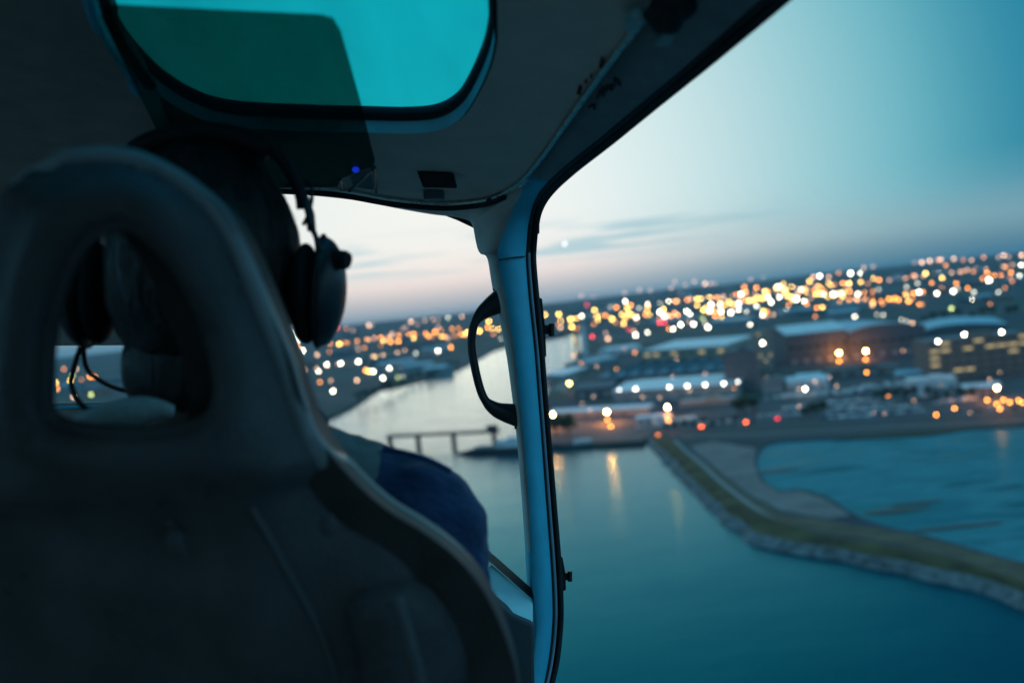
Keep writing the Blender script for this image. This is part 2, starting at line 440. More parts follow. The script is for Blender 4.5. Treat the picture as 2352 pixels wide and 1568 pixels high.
tag(mk('rock_bank', ribbon(shoreS, [-.6, 1.2, 3.0, 4.6], [-3.5, -1.5, .25, .35]), rock), kind='structure')
def strip(name, outline, m, z, kind='structure'):
    V, Fc = plate2d(outline, pitch=18)
    return tag(mk(name, ([Vector((p.x, p.y, z + terrain(p.x, p.y))) for p in V], Fc), m), kind=kind)
nS = normals2(shoreS)
inner = [p + q * 3.9 for p, q in zip(shoreS, nS)]
pathline = s2([G(*p) for p in [(1545, 1012), (1575, 1040), (1608, 1068), (1650, 1108), (1700, 1148), (1760, 1190), (1812, 1216)]], 5)
gin = pathline + s2([G(*p) for p in [(1850, 1222), (1950, 1236), (2060, 1256), (2200, 1290), (2352, 1345), (2560, 1450)]], 4)
# the grass rises to a crown and falls again
V, Fc = [], []
nrow = min(len(inner), len(gin)); pick = lambda L, t_: L[min(len(L) - 1, int(round(t_ * (len(L) - 1))))]
for i in range(40):
    t_ = i / 39; A, B = pick(inner, t_), pick(gin, t_)
    for j in range(9):
        s_ = j / 8; V.append(Vector((A.x + (B.x - A.x) * s_, A.y + (B.y - A.y) * s_, .3 + 1.6 * math.sin(math.pi * s_) + .25 * noise.noise(Vector((A.x * .05, s_ * 5, 0))))))
for i in range(39):
    for j in range(8): Fc.append((i * 9 + j, i * 9 + j + 1, (i + 1) * 9 + j + 1, (i + 1) * 9 + j))
tag(mk('grass_bank', (V, Fc), grassm, smooth=True), 'olive green grass strip on the embankment beside the water', kind='stuff')
tag(mk('path', ribbon(pathline, [-2.2, 2.2], [.42, .42]), pathm), kind='structure')
strip('rough_meadow', [G(*p) for p in [(1600, 1046), (1650, 1088), (1715, 1138), (1790, 1178), (1900, 1196), (2010, 1212), (2120, 1232), (2230, 1264), (2352, 1296), (2560, 1338), (2560, 1440), (2352, 1338), (2200, 1284), (2060, 1250), (1950, 1230), (1850, 1217), (1770, 1190), (1700, 1143), (1650, 1104), (1588, 1048)]], grass2, .14)
strip('gravel_yard', [G(*p) for p in [(1585, 1024), (1640, 1012), (1735, 1030), (1732, 1064), (1746, 1102), (1788, 1130), (1840, 1128), (1895, 1146), (1955, 1183), (1900, 1192), (1795, 1172), (1718, 1132), (1655, 1084), (1605, 1042)]], gravel, .08)
road = mat('asphalt', (.055, .06, .065), .8, scale=.2)
strip('road', [G(*p) for p in [(1500, 996), (1640, 985), (1800, 978), (2000, 968), (2200, 962), (2400, 952), (2400, 968), (2210, 979), (2010, 994), (1830, 1002), (1760, 1008), (1640, 1006), (1550, 1008)]], road, .05)
# white edge line of the road
rl = s2([G(*p) for p in [(1560, 1003), (1700, 999), (1850, 990), (2000, 982), (2200, 972), (2390, 962)]], 5)
tag(mk('road_edge_line', ribbon(rl, [-.4, .4], [.10, .10]), mat('road_paint', (.75, .75, .72), .7)), kind='structure')
yardm = mat('yard_concrete', (.075, .085, .095), .85, scale=.05, var=.5)
strip('yard', [G(*p) for p in [(1500, 992), (1600, 940), (1820, 905), (2000, 868), (2352, 850), (2420, 948), (2200, 958), (2000, 964), (1800, 973), (1640, 982)]], yardm, .03)
quaym = mat('quay_concrete', (.12, .12, .12), .85, scale=.05, var=.3)
strip('quay', [G(*p) for p in [(1246, 1012), (1300, 1015), (1470, 1008), (1495, 992), (1500, 960), (1290, 962), (1250, 975)]], quaym, .03)
strip('riverside_road', [G(*p) for p in [(1270, 893), (1312, 850), (1345, 822), (1385, 806), (1400, 812), (1360, 836), (1330, 862), (1300, 900)]], mat('lit_road', (.24, .2, .18), .8, scale=.05), .04)

# ================================================================== buildings
wallc = {'steel': mat('steel_cladding', (.22, .27, .29), .6, scale=.15), 'dark': mat('dark_cladding', (.10, .12, .14), .7, scale=.12),
         'beige': mat('beige_render', (.38, .33, .26), .8, scale=.1), 'brick': mat('brick_wall', (.24, .17, .14), .85, scale=.2), 'white': mat('white_panels', (.72, .74, .75), .6, scale=.15)}
roofc = {'pale': mat('pale_metal_roof', (.80, .85, .88), .45, scale=.05, var=.12), 'blue': mat('blue_grey_roof', (.36, .56, .66), .5, scale=.05),
         'slate': mat('slate_roof', (.09, .12, .15), .6, scale=.08), 'grey': mat('grey_felt_roof', (.2, .23, .25), .8, scale=.05)}
glassd = mat('window_glass', (.03, .05, .06), .15, spec=.8)
litw = emit('lit_window', (1.0, .78, .38), .6)
litd = emit('lit_bay', (1.0, .86, .62), 1.1)
frame_m = mat('window_frame', (.45, .46, .46), .5)
doorm = mat('roller_door', (.33, .36, .38), .6)
def building(name, label, cat, a, b, depth, h, wall, roof, rtype='gable', rise=4.0, wins=None, doors=0, group=None, ribs=0):
    A, B = (p if isinstance(p, Vector) else G(*p) for p in (a, b))
    ax = (B - A); L = ax.length; ang_ = math.atan2(ax.y, ax.x)
    z0 = terrain(A.x, A.y)
    e = empty(name, (A.x, A.y, z0), rotz=ang_)
    tag(e, label, cat, group)
    mk('wall', joinvf(box((L / 2, .2, h / 2), (L, .4, h)), box((L / 2, depth - .2, h / 2), (L, .4, h)), box((.2, depth / 2, h / 2), (.4, depth - .8, h)), box((L - .2, depth / 2, h / 2), (.4, depth - .8, h))), wallc[wall], e)
    rm = roofc[roof]; ov = .8
    if rtype == 'flat':
        rf = mk('roof', box((L / 2, depth / 2, h - .35), (L - .82, depth - .82, .5)), rm, e)
        for yy in (0, depth): mk('parapet', box((L / 2, yy, h + .3), (L + .5, .5, .6)), wallc[wall], rf)
        mk('plant_room', box((L * .6, depth * .5, h + 1.3), (L * .25, depth * .3, 2.8)), wallc[wall], rf)
    elif rtype == 'gable':                              # ridge along the front
        sec = [(-ov, h), (depth / 2, h + rise), (depth + ov, h), (depth / 2, h + rise - .4)]
        rf = mk('roof', loft([[Vector((x, y, z + .05)) for x in (-ov, L + ov)] for y, z in sec]), rm, e)
        for x in (.25, L - .25): mk('gable_end', ([(x, .4, h - .1), (x, depth - .4, h - .1), (x, depth / 2, h + rise - .6)], [(0, 1, 2)]), wallc[wall], e)
        for k in range(ribs):                           # standing roof lights
            x = L * (k + .5) / ribs
            mk('roof_light', ([(x - .8, depth * .08, h + rise * .16 + .14), (x + .8, depth * .08, h + rise * .16 + .14), (x + .8, depth * .42, h + rise * .84 + .14), (x - .8, depth * .42, h + rise * .84 + .14)], [(0, 1, 2, 3)]), roofc['slate'] if roof == 'pale' else roofc['pale'], rf)
    elif rtype == 'saw':                                # row of saw-tooth bays
        n = max(3, int(L / 16)); w = L / n
        for k in range(n):
            x = k * w
            s = mk('roof_bay', ([(x + .05, -.5, h), (x + w - .05, -.5, h), (x + w - .05, -.5, h + rise), (x + .05, depth, h), (x + w - .05, depth, h), (x + w - .05, depth, h + rise)], [(0, 1, 2), (3, 5, 4), (0, 2, 5, 3), (0, 3, 4, 1)]), rm, e)
            mk('north_light', ([(x + w - .05, -.5, h), (x + w - .05, depth, h), (x + w - .05, depth, h + rise), (x + w - .05, -.5, h + rise)], [(0, 1, 2, 3)]), glassd, s)
    elif rtype == 'vault':
        n = 12; top = [[Vector((L * i / n, y, h + rise * math.sin(math.pi * (i / n) ** .8) )) for i in range(n + 1)] for y in (-ov, depth + ov)]
        bot = [[p - Vector((0, 0, .5)) for p in l] for l in top]
        mk('roof', loft([top[0], top[1], bot[1], bot[0]]), rm, e, smooth=False)
        for yy in (.2, depth - .2):
            vv = [(L * i / n, yy, h + rise * math.sin(math.pi * (i / n) ** .8) - .3) for i in range(n + 1)]
            mk('gable_end', (vv + [(L, yy, h - .2), (0, yy, h - .2)], [tuple(range(n + 3))]), wallc[wall], e)
    if wins:
        rows, cols, ww, wh, lit = wins
        for i in range(rows):
            for j in range(cols):
                x = L * (j + .5) / cols; z = h * (i + .55) / rows
                w_ = mk('window', box((x, -.06, z), (ww + .3, .12, wh + .3)), frame_m, e)
                mk('pane', box((x, -.14, z), (ww, .06, wh)), litw if random.random() < lit else glassd, w_)
    for k in range(doors):
        x = L * (k + .5) / doors
        mk('door', box((x, -.08, min(2.4, h * .3)), (min(5., L / doors * .6), .16, min(4.8, h * .6))), doorm, e)
    return e, L

building('warehouse', 'long pale roofed warehouse with a row of round white lamps under its eave', 'warehouse', (1408, 927), (1700, 908), 105, 11, 'steel', 'pale', 'gable', 3.5, doors=9, ribs=0)
building('factory', 'saw-tooth roofed factory behind the warehouse with the lamp row', 'factory', (1372, 888), (1676, 868), 130, 10, 'dark', 'blue', 'saw', 6, doors=6)
building('warehouse', 'pale roofed warehouse with pinkish wall behind the saw-tooth factory', 'warehouse', (1478, 829), (1668, 818), 200, 15, 'beige', 'pale', 'gable', 6, wins=(1, 9, 8, 3.5, .35))
building('office_block', 'tall dark office block between the factory and the huge gloomy hall', 'building', (1668, 905), (1738, 900), 40, 38, 'dark', 'grey', 'flat', wins=(6, 6, 2.4, 1.9, .04))
building('tower_block', 'slim beige tower lit warmly at its top behind the dark office block', 'building', (1733, 850), (1778, 846), 30, 42, 'beige', 'grey', 'flat', wins=(7, 4, 2.6, 2.2, .3))
building('hall', 'huge dark-walled hall with pale blue roof in front of the city lights', 'hall', (1812, 838), (1950, 824), 120, 34, 'dark', 'pale', 'gable', 8, wins=(1, 7, 8, 4, .0), doors=5)
building('hall', 'huge dark hall under an arched blue roof left of the lit office building', 'hall', (1954, 824), (2130, 806), 150, 30, 'dark', 'blue', 'vault', 6, wins=(1, 8, 8, 4, .0), doors=6)
building('hall', 'low arched hall with blue roof behind the lit office building', 'hall', (2120, 790), (2318, 774), 160, 16, 'dark', 'blue', 'vault', 5, doors=6)
building('office_building', 'office building with rows of lit yellow windows at the right edge', 'building', (2140, 880), (2372, 858), 45, 34, 'brick', 'grey', 'flat', wins=(6, 9, 7.2, 1.9, .2))
building('shed', 'long low quayside shed with pale roof beside the pillar', 'shed', (1262, 962), (1492, 950), 26, 5, 'steel', 'pale', 'gable', 2, doors=8)
building('shed', 'small dark shed with slate roof left of the warehouse lamps', 'shed', (1322, 915), (1408, 908), 60, 9, 'dark', 'slate', 'gable', 4, doors=3)
building('workshop', 'pale roofed workshop behind the parked vans in the yard', 'workshop', (1808, 900), (1900, 894), 22, 9, 'white', 'pale', 'gable', 3, doors=4)
building('workshop', 'wide pale workshop beside the dark hedge in the yard', 'workshop', (2086, 902), (2200, 894), 24, 9, 'white', 'pale', 'flat', doors=4)
building('workshop', 'low flat roofed workshop under the pair of orange lamps', 'workshop', (1890, 866), (2060, 856), 26, 6, 'brick', 'grey', 'flat', doors=5)

for a_, b_, dp, h_, wl, rf_, rt_, ri, lab in [
        ((1296, 872), (1352, 852), 40, 6, 'steel', 'pale', 'gable', 2, 'narrow pale shed along the orange riverside road'),
        ((1352, 845), (1420, 832), 45, 8, 'steel', 'blue', 'gable', 3, 'blue roofed shed at the corner of the saw-tooth factory'),
        ((1400, 815), (1474, 806), 60, 9, 'white', 'pale', 'gable', 3, 'pale shed beyond the riverside road near the river bend'),
        ((1372, 790), (1452, 782), 50, 9, 'beige', 'slate', 'gable', 4, 'slate roofed shed near the red lights by the river'),
        ((1560, 935), (1690, 925), 14, 4, 'beige', 'pale', 'flat', 0, 'low lit loading canopy in front of the long warehouse'),
        ((1752, 905), (1800, 902), 24, 12, 'steel', 'grey', 'flat', 0, 'grey cube shaped store right of the dark office block'),
        ((1830, 880), (1886, 876), 16, 6, 'white', 'pale', 'gable', 2, 'small white store left of the low flat workshop'),
        ((2060, 880), (2136, 874), 20, 7, 'steel', 'blue', 'gable', 3, 'blue roofed store beside the lit office building'),
        ((2215, 912), (2300, 906), 18, 6, 'dark', 'pale', 'gable', 2.5, 'pale roofed garage below the lit office building'),
        ((1490, 748), (1590, 742), 60, 12, 'steel', 'blue', 'gable', 4, 'blue roofed shed among the white lights beyond the factory'),
        ((1630, 752), (1720, 746), 50, 14, 'steel', 'pale', 'gable', 4, 'pale shed among the brightest lights left of the slim tower'),
        ((1462, 972), (1540, 966), 12, 4, 'white', 'pale', 'gable', 1.5, 'small white quay office behind the parked vans')]:
    building('shed', lab, 'shed', a_, b_, dp, h_, wl, rf_, rt_, ri or 2, doors=4)

# ---- far town: low blocks between the lights, as far as the hills
def town_block(kind, L_, dp, h, k):
    wallm = (wallc['dark'], wallc['brick'], wallc['steel'])[k % 3]; rm = (roofc['grey'], roofc['slate'], roofc['blue'])[k % 3]
    return L_, dp, h, wallm, rm
town_zones = [((700, 1060), (768, 860), 14, 'low building among the lights on the far river bank', 'low buildings on the far bank'),
              ((1260, 1480), (700, 760), 12, 'low building beside the distant end of the river', 'low buildings by the distant river'),
              ((1480, 2000), (660, 735), 26, 'low building among the dense yellow city lights', 'low buildings in the city'),
              ((2000, 2340), (615, 700), 18, 'low building among the scattered lights below the hill', 'low buildings below the hill'),
              ((115, 290), (845, 925), 5, 'low building seen through the opening of the seat', 'low buildings seen through the seat')]
protoA = None
rng = random.Random(3)
for (u0, u1), (v0, v1), n, lab, grp in town_zones:
    for k in range(n):
        p = hit(rng.uniform(u0, u1), rng.uniform(v0, v1)); 
        L_, dp, h = rng.uniform(35, 90), rng.uniform(20, 45), rng.uniform(7, 18)
        _, _, _, wmm, rmm = town_block(0, L_, dp, h, k)
        e = empty('town_building', p, rotz=rng.uniform(-.5, .5)); tag(e, lab, 'building', grp)
        mk('wall', box((0, 0, h / 2 - 2), (L_, dp, h + 4)), wmm, e)
        mk('roof', loft([[Vector((x, y, z)) for x in (-L_ / 2 - 1, L_ / 2 + 1)] for y, z in ((-dp / 2 - 1, h + .02), (0, h + 4), (dp / 2 + 1, h + .02))]), rmm, e)

# two chimney towers at the bend of the river
for u, v0, hh, rad, lab, m in ((1345, 818, 58, 5.0, 'pale round tower at the river bend right of the pillar', wallc['white']), (1325, 800, 50, 3.6, 'darker slim chimney left of the pale tower', wallc['brick'])):
    p = hit(u, v0); e = empty('chimney_tower', p); tag(e, lab, 'tower')
    mk('shaft', tube([(0, 0, -1), (0, 0, hh * .5), (0, 0, hh)], [rad, rad * .85, rad * .75], 16), m, e, smooth=False)
    mk('rim', tube([(0, 0, hh - 1.5), (0, 0, hh + .5)], [rad * .9, rad * .9], 16), roofc['grey'], e)

# ================================================================== lights of the town
COL = {'W': ((1.0, .92, .72), 26), 'Y': ((1.0, .60, .13), 20), 'O': ((1.0, .33, .05), 16), 'P': ((1.0, .58, .36), 8.0),
       'G': ((.85, .85, .70), 5.0), 'E': ((.75, .9, .30), 6.0), 'R': ((1.0, .06, .07), 10), 'o': ((1.0, .36, .10), 5.0), 'p': ((1.0, .62, .5), 2.6)}
NAMES = {'W': 'white', 'Y': 'yellow', 'O': 'orange', 'P': 'pale pinkish', 'G': 'dim greyish', 'E': 'greenish', 'R': 'red', 'o': 'dim orange', 'p': 'faint pink'}
polem = mat('lamp_pole', (.10, .11, .12), .6)
lampmesh = {}
for k, (c, s) in COL.items():
    b1 = ellipsoid((0, 0, 0), (1, 1, 1), 10, 6); pole = tube([(0, 0, -5.5), (0, 0, -.9)], .12, 5)
    me = mesh_data('town_light', *joinvf(b1, pole), [emit('light_' + NAMES[k].replace(' ', '_'), c, s), polem])
    for p in me.polygons: p.material_index = 0 if p.index < len(b1[1]) else 1
    lampmesh[k] = me
def lamp_scale(d): return d * 1.0 / 996.0
crop = lambda ox, oy, s: (lambda x, y: ((ox + x / s) * .784, (oy + y / s) * .784))
c8, c7, c6, c5 = crop(2150, 700, 2.412), crop(1300, 700, 2.412), crop(850, 400, 1.6506), crop(0, 400, 1.7418)
S8 = """20,390,O 50,390,W 85,375,O 110,437,Y 150,430,Y 160,475,W 200,420,Y 220,372,Y 240,410,W 302,346,Y 362,358,Y 322,410,W 380,405,Y 408,404,Y 443,392,G 443,424,W 207,510,Y 88,516,W 33,455,W 33,498,W 105,562,W 115,605,W 140,552,G 16,572,G 373,503,W 497,356,O 545,415,P 580,388,Y 610,385,Y 598,335,O 670,313,Y 672,268,P 665,410,Y 700,388,W 740,385,Y 760,385,W 780,370,Y 808,325,P 815,373,O 562,268,P 607,262,W 710,322,o 770,312,O 875,388,W 896,303,Y 985,278,Y 1025,290,O 945,315,o 983,370,O 1023,355,G 1005,396,R 825,243,W 892,240,W 918,203,P 835,460,W 870,458,W 706,470,G 625,483,Y 585,485,O 575,547,o 500,495,p 982,450,O 1050,455,o 1095,425,O 1130,425,O 1165,430,O 1235,440,O 1262,420,o 1220,400,E 1310,375,W 1298,313,G 1220,340,G 1257,380,o 1310,462,O 1330,460,o 1355,243,Y 1398,310,O 1265,260,o 1220,275,o 1160,280,p 1100,290,p 1330,165,P 1280,165,p 1385,155,P 1445,150,o 1465,145,P 1498,187,o 1455,240,W 1490,240,O 1472,275,Y 1435,385,W 1468,355,W 1550,370,W 1580,350,G 1537,490,E 1555,140,P 1622,230,o 1680,150,P 1620,148,o 1740,198,O 1790,240,O 1765,130,o 1692,228,o 1678,310,Y 1652,348,O 1695,375,G 1678,428,W 1640,420,O 1755,408,o 1803,290,W 1810,460,o 1870,375,G 1905,292,W 1922,198,o 1950,270,o 1965,298,o 1915,345,o 2020,262,W 2033,115,P 2030,183,W 1905,115,P 1870,130,p 1940,125,p 2045,280,Y 120,285,p 210,270,p 740,240,o 985,195,p 1008,533,G 1055,537,G 1183,570,G 1222,580,G 1262,595,P 855,547,W"""
S7 = """30,555,G 128,548,P 5,690,O 30,705,p 75,685,o 130,675,o 165,660,Y 252,650,Y 310,625,O 345,632,Y 390,637,Y 350,670,o 408,703,G 50,765,O 10,775,O 318,580,Y 715,535,Y 812,532,Y 900,565,Y 975,545,W 1010,545,G 905,620,Y 940,632,o 825,625,P 805,600,o 1012,465,R 1065,502,Y 1080,548,Y 1090,572,Y 1145,540,O 1190,563,Y 1060,600,o 1175,480,G 1190,467,W 1220,483,O 1295,487,Y 1322,467,O 1303,525,Y 1278,550,Y 1362,547,O 1365,580,p 1380,487,G 1440,460,W 1425,535,O 1455,535,Y 1215,590,o 1345,650,P 1440,660,W 1307,637,R 1525,565,O 1530,453,G 1545,525,Y 1553,497,Y 1590,443,W 1613,497,Y 1640,440,O 1640,525,G 1580,540,P 1707,495,Y 1715,510,W 1720,430,O 1790,423,Y 1790,468,Y 1835,500,Y 1875,412,Y 1890,465,W 1880,505,W 1945,412,G 1950,465,W 1960,512,W 1920,545,O 1965,550,Y 2015,445,Y 2030,520,W 1830,560,E 1845,590,G 1675,605,W 1690,565,P 1765,600,W 1590,635,O 1620,635,W 1868,625,W 1855,610,P 1960,580,P 1050,690,R 1145,665,p 1525,590,R 1560,590,R 1160,705,P 1275,770,p 1350,800,o 975,400,p 1060,410,p 1280,380,p 1385,360,p 1460,362,p 1610,345,p 1640,300,p 1710,325,p 1775,300,p 1850,315,P 1890,315,p 1920,313,p 1670,385,p"""
S6 = """60,1035,W 130,1055,P 190,1040,o 237,1003,Y 260,995,o 178,1102,W 245,1096,W 138,1135,W 143,1187,O 197,1180,P 208,1230,W 323,1178,P 330,1088,W 352,1073,W 413,1086,W 413,1066,Y 365,1130,O 383,1135,Y 402,1135,W 448,1167,W 480,1062,W 480,1120,W 517,1102,W 537,1072,P 565,1112,W 545,1160,G 520,1163,E 608,1047,G 645,1105,W 715,1035,W 748,1027,O 777,1018,O 598,975,Y 595,955,O 525,990,O 510,990,o 485,992,O 452,987,Y 437,1010,o 380,983,P 410,975,p 325,1010,p 330,1030,p 360,1020,o 285,1035,o 272,928,o 303,937,p 225,925,R 380,912,P 395,912,p 490,960,P 470,970,p 495,950,p 545,930,p 560,920,p 585,895,P 615,905,p 650,890,p 690,885,P 715,885,p 765,875,G 830,870,P 700,945,O 670,965,O 690,965,o 730,965,Y 762,970,p 795,960,o 825,957,O 845,955,O 858,945,Y 715,920,p 655,955,o"""
S5 = """325,1185,o 390,1185,P 285,1255,Y 340,1258,W 358,1245,Y 293,1285,O 375,1328,P 465,1315,E 372,1217,E 460,1225,O 485,1225,O 415,1240,o"""
def zone(u, v):
    if u < 320: return 'seen through the seat opening', 'lights seen through the seat opening'
    if u < 1085: return 'on the far river bank', 'lights on the far bank'
    if u < 1240: return 'inside the grab handle loop', 'lights behind the grab handle'
    if u < 1480: return 'beyond the bend beside the pillar', 'lights by the river bend'
    if u < 1800: return 'in the dense field above the warehouses', 'dense city lights'
    if u < 2060: return 'above the huge dark hall', 'city lights above the hall'
    return 'below the hill near the right edge', 'lights below the hill'
lrng = random.Random(21)
def town_light(u, v, k):
    vh = 690 - .108 * (u - 1300)
    p = hit(u, max(v, vh + 4), 9.0)
    d = ray(u, v); kk = math.hypot(p.x, p.y) / math.hypot(d.x, d.y)
    z = CAM_H + d.z * kk
    s = lamp_scale((Vector((p.x, p.y, z)) - CPOS).length)
    o = bpy.data.objects.new('town_light', lampmesh[k]); SC.collection.objects.link(o)
    s *= lrng.choice((.72, .85, 1.0, 1.0, 1.15))
    o.location = (p.x, p.y, z); o.scale = (s, s, s)
    w, g = zone(u, v); tag(o, f'{NAMES[k]} town light {w}', 'light', f'{NAMES[k]} {g}')
for S, cc in ((S8, c8), (S7, c7), (S6, c6), (S5, c5)):
    for tok in S.split():
        x, y, k = tok.split(','); u, v = cc(float(x), float(y)); town_light(u, v, k)

# the rest of the glow of the city: too many small lights to count, in the dense band and along the far streets
grg = random.Random(77); GV, GF, GM = [], [], []
def glow_light(u, v, mi, sz):
    vh = 690 - .108 * (u - 1300); p = hit(u, max(v, vh + 4), 8.0); d = ray(u, v); kk = math.hypot(p.x, p.y) / math.hypot(d.x, d.y)
    c = Vector((p.x, p.y, CAM_H + d.z * kk)); s_ = lamp_scale((c - CPOS).length) * sz; e_ = ellipsoid(c, (s_, s_, s_), 8, 5); n = len(GV)
    GV.extend(e_[0]); GF.extend(tuple(i + n for i in q) for q in e_[1]); GM.extend([mi] * len(e_[1]))
for _ in range(150):
    u = grg.uniform(1420, 2010); w_ = math.exp(-((u - 1740) / 170) ** 2)
    if grg.random() > .25 + .75 * w_: continue
    glow_light(u, 722 - .118 * (u - 1480) + grg.gauss(0, 19), grg.choice((0, 1, 1, 2, 2, 3)), grg.uniform(.6, 1.0))
for u0, v0, u1, v1, n_, mi in ((2020, 690, 2340, 622, 16, 2), (2060, 640, 2350, 605, 14, 3), (1290, 735, 1500, 712, 12, 1), (760, 790, 1075, 752, 16, 2), (700, 850, 960, 800, 10, 3), (1850, 700, 2120, 672, 14, 2), (1560, 690, 1900, 655, 14, 3)):
    for k in range(n_):                                  # lights strung along streets
        t_ = (k + grg.uniform(-.2, .2)) / n_; glow_light(u0 + (u1 - u0) * t_, v0 + (v1 - v0) * t_ + grg.uniform(-2, 2), mi, grg.uniform(.6, .9))
for _ in range(90):
    u = grg.uniform(330, 690); glow_light(u, 795 - .108 * (u - 330) + abs(grg.gauss(0, 45)), grg.choice((0, 1, 2, 2, 3)), grg.uniform(.7, 1.0))
for _ in range(46):                                      # small lamps about the yards and sheds
    glow_light(grg.uniform(1300, 2340), grg.uniform(800, 955), grg.choice((2, 3, 3, 3)), grg.uniform(.35, .6))
for cc_, x_, y_ in ((c8, 1790, 1137), (c8, 1857, 1165), (c8, 1905, 1135), (c8, 1950, 1152), (c8, 2012, 1140), (c8, 2040, 1155), (c8, 1880, 1200), (c8, 1560, 1195), (c8, 938, 942), (c8, 742, 862), (c8, 932, 852), (c8, 1430, 1240), (c7, 1157, 1274), (c7, 1180, 1324), (c7, 1588, 1282)):
    glow_light(*cc_(x_, y_), 2, 1.0)                      # orange road lights, plus added balls for lamp glow on the ground
gme = mesh_data('city_glow', GV, GF, [emit('light_white', *COL['W']), emit('light_yellow', *COL['Y']), emit('light_orange', *COL['O']), emit('light_pale_pinkish', *COL['P'])])
for p in gme.polygons: p.material_index = GM[p.index]
gob = bpy.data.objects.new('city_lights', gme); SC.collection.objects.link(gob)
tag(gob, 'countless small warm lights of the distant city', kind='stuff')

# nearer lamps: post, arm and glowing head; these light the ground round them
def street_lamp(u, v, k, label, strength, h=None, group=None, rs=1.0, base=None, name='street_lamp'):
    hh = h or 9.0
    p = hit(u, v, hh) if base is None else base
    d = ray(u, v); kk = math.hypot(p.x, p.y) / math.hypot(d.x, d.y); z = CAM_H + d.z * kk
    e = empty(name, p); tag(e, label, 'lamp', group)
    s = lamp_scale((Vector((p.x, p.y, z)) - CPOS).length) * rs
    top = z - p.z
    mk('post', tube([(0, 1.2, -.5), (0, 1.2, top * .6), (0, 1.2, top + .5)], [.22, .16, .12], 8), polem, e)
    mk('arm', tube([(0, 1.2, top + .45), (0, .3, top + s * .98)], .1, 6), polem, e)
    mk('lamp_head', ellipsoid((0, 0, top), (s, s, s), 14, 8), emit(f'lamp_{k}_{strength}', COL[k][0] if strength < 100 else (1.0, .30, .05), strength, True), e, smooth=True)
    return e
for (u, v), lab in zip([c8(742, 805), c8(932, 792), c8(1860, 1052), c7(1153, 1222), c7(768, 1240), c7(1580, 1187), c7(888, 1020)],
                       ['bright orange street lamp, first of the pair above the low workshop', 'bright orange street lamp, second of the pair above the low workshop', 'bright orange street lamp by the road near the right edge',
                        'bright orange quay lamp standing over its reflection in the water', 'orange quay lamp touching the edge of the pillar', 'bright warm lamp in front of the long warehouse', 'yellow lamp on the riverside road beside the pillar']):
    street_lamp(u, v, 'Y' if 'yellow' in lab or 'warm' in lab else 'O', lab, 70 if 'yellow' in lab else 1400 if 'quay' in lab else 420 if 'pair' in lab else 1000, 9.0, 'street lamps')
for (u, v), h_, lab in [(c8(203, 735), 36, 'white floodlight on the corner of the slim beige tower'), (c8(1442, 723), 37, 'white floodlight, first of three on the lit office building'), (c8(1628, 675), 40, 'white floodlight, middle of three on the lit office building'), (c8(1893, 657), 40, 'white floodlight, last of three on the lit office building'),
                        (c8(503, 1058), 8, 'white lamp above the parked vans in the yard'), (c8(38, 1005), 9, 'dim white lamp at the foot of the dark office block')]:
    street_lamp(u, v, 'W', lab, 34 if 'dim' not in lab else 14, h_, 'floodlights' if 'flood' in lab else 'yard lamps', name='floodlight' if 'flood' in lab else 'yard_lamp')
for i, (u, v) in enumerate([c7(1253, 1063), c7(1372, 1057), c7(1615, 1043), c7(1740, 1035), c7(1865, 1028), c7(1992, 1020), (1698, 876)]):
    lab = f'{["first", "second", "third", "fourth", "fifth", "sixth", "last"][i]} lamp from the river in the row under the warehouse eave'
    p = G(1408, 927).lerp(G(1700, 908), (u - 1408) / 292.0) ; q = p.normalized() * 1.6; p = p - q
    d = ray(u, v); z = CAM_H + d.z * p.length / math.hypot(d.x, d.y); s = lamp_scale(p.length) * .95
    e = empty('wall_lamp', (p.x, p.y, z)); tag(e, lab, 'lamp', 'lamps under the warehouse eave')
    mk('lamp_head', ellipsoid((0, 0, 0), (s, s, s), 14, 8), emit('lamp_wall_%d' % (i in (0, 6)), (1.0, .95, .82), 9 if i in (0, 6) else 20, True), e, smooth=True)
    mk('bracket', box((q.x * .6, q.y * .6, 0), (.3, 1.6, .3)), polem, e)
# one early star above the streaks of cloud
st = bpy.data.objects.new('evening_star', mesh_data('evening_star', *ellipsoid((0, 0, 0), (1, 1, 1), 12, 8), emit('star_glow', (1, .97, .9), 3)))
SC.collection.objects.link(st); st.location = CPOS + ray(1297, 560) * 20000; st.scale = (26, 26, 26)
tag(st, 'small pale evening star above the cloud streaks beside the pillar', 'star')

# ================================================================== vehicles
tyre = mat('tyre', (.02, .02, .02), .8); cglass = mat('car_glass', (.02, .03, .035), .1, spec=.8)
tails = {'A': emit('tail_light_orange', (1.0, .13, .02), 14), 'B': emit('tail_light_red', (1.0, .03, .05), 6), 'C': emit('tail_light_dim', (1.0, .22, .05), 5)}; headl = emit('car_head_light', (1, .9, .75), 6)
paints = {c: mat(c + '_paint', v, .35, .1, .05, 3) for c, v in {'white': (.8, .82, .84), 'silver': (.55, .58, .62), 'blue': (.05, .12, .3), 'red': (.35, .04, .03), 'black': (.03, .03, .035), 'grey': (.2, .21, .22)}.items()}
def prof_body(pts2, w, taper=.0):
    n = len(pts2); V = [Vector((x, -w / 2 + taper * max(0, z - .9), z)) for x, z in pts2] + [Vector((x, w / 2 - taper * max(0, z - .9), z)) for x, z in pts2]
    return V, [tuple(range(n)), tuple(range(2 * n - 1, n - 1, -1))] + [(i, (i + 1) % n, n + (i + 1) % n, n + i) for i in range(n)]
def wheel(x, y, r=.33, w=.22): return tube([(x, y - w / 2, r), (x, y + w / 2, r)], r, 12)
car_profile = [(-2.15, .3), (2.15, .3), (2.2, .6), (2.05, .82), (1.1, .95), (.45, 1.42), (-.95, 1.46), (-1.75, 1.02), (-2.15, .98), (-2.22, .6)]
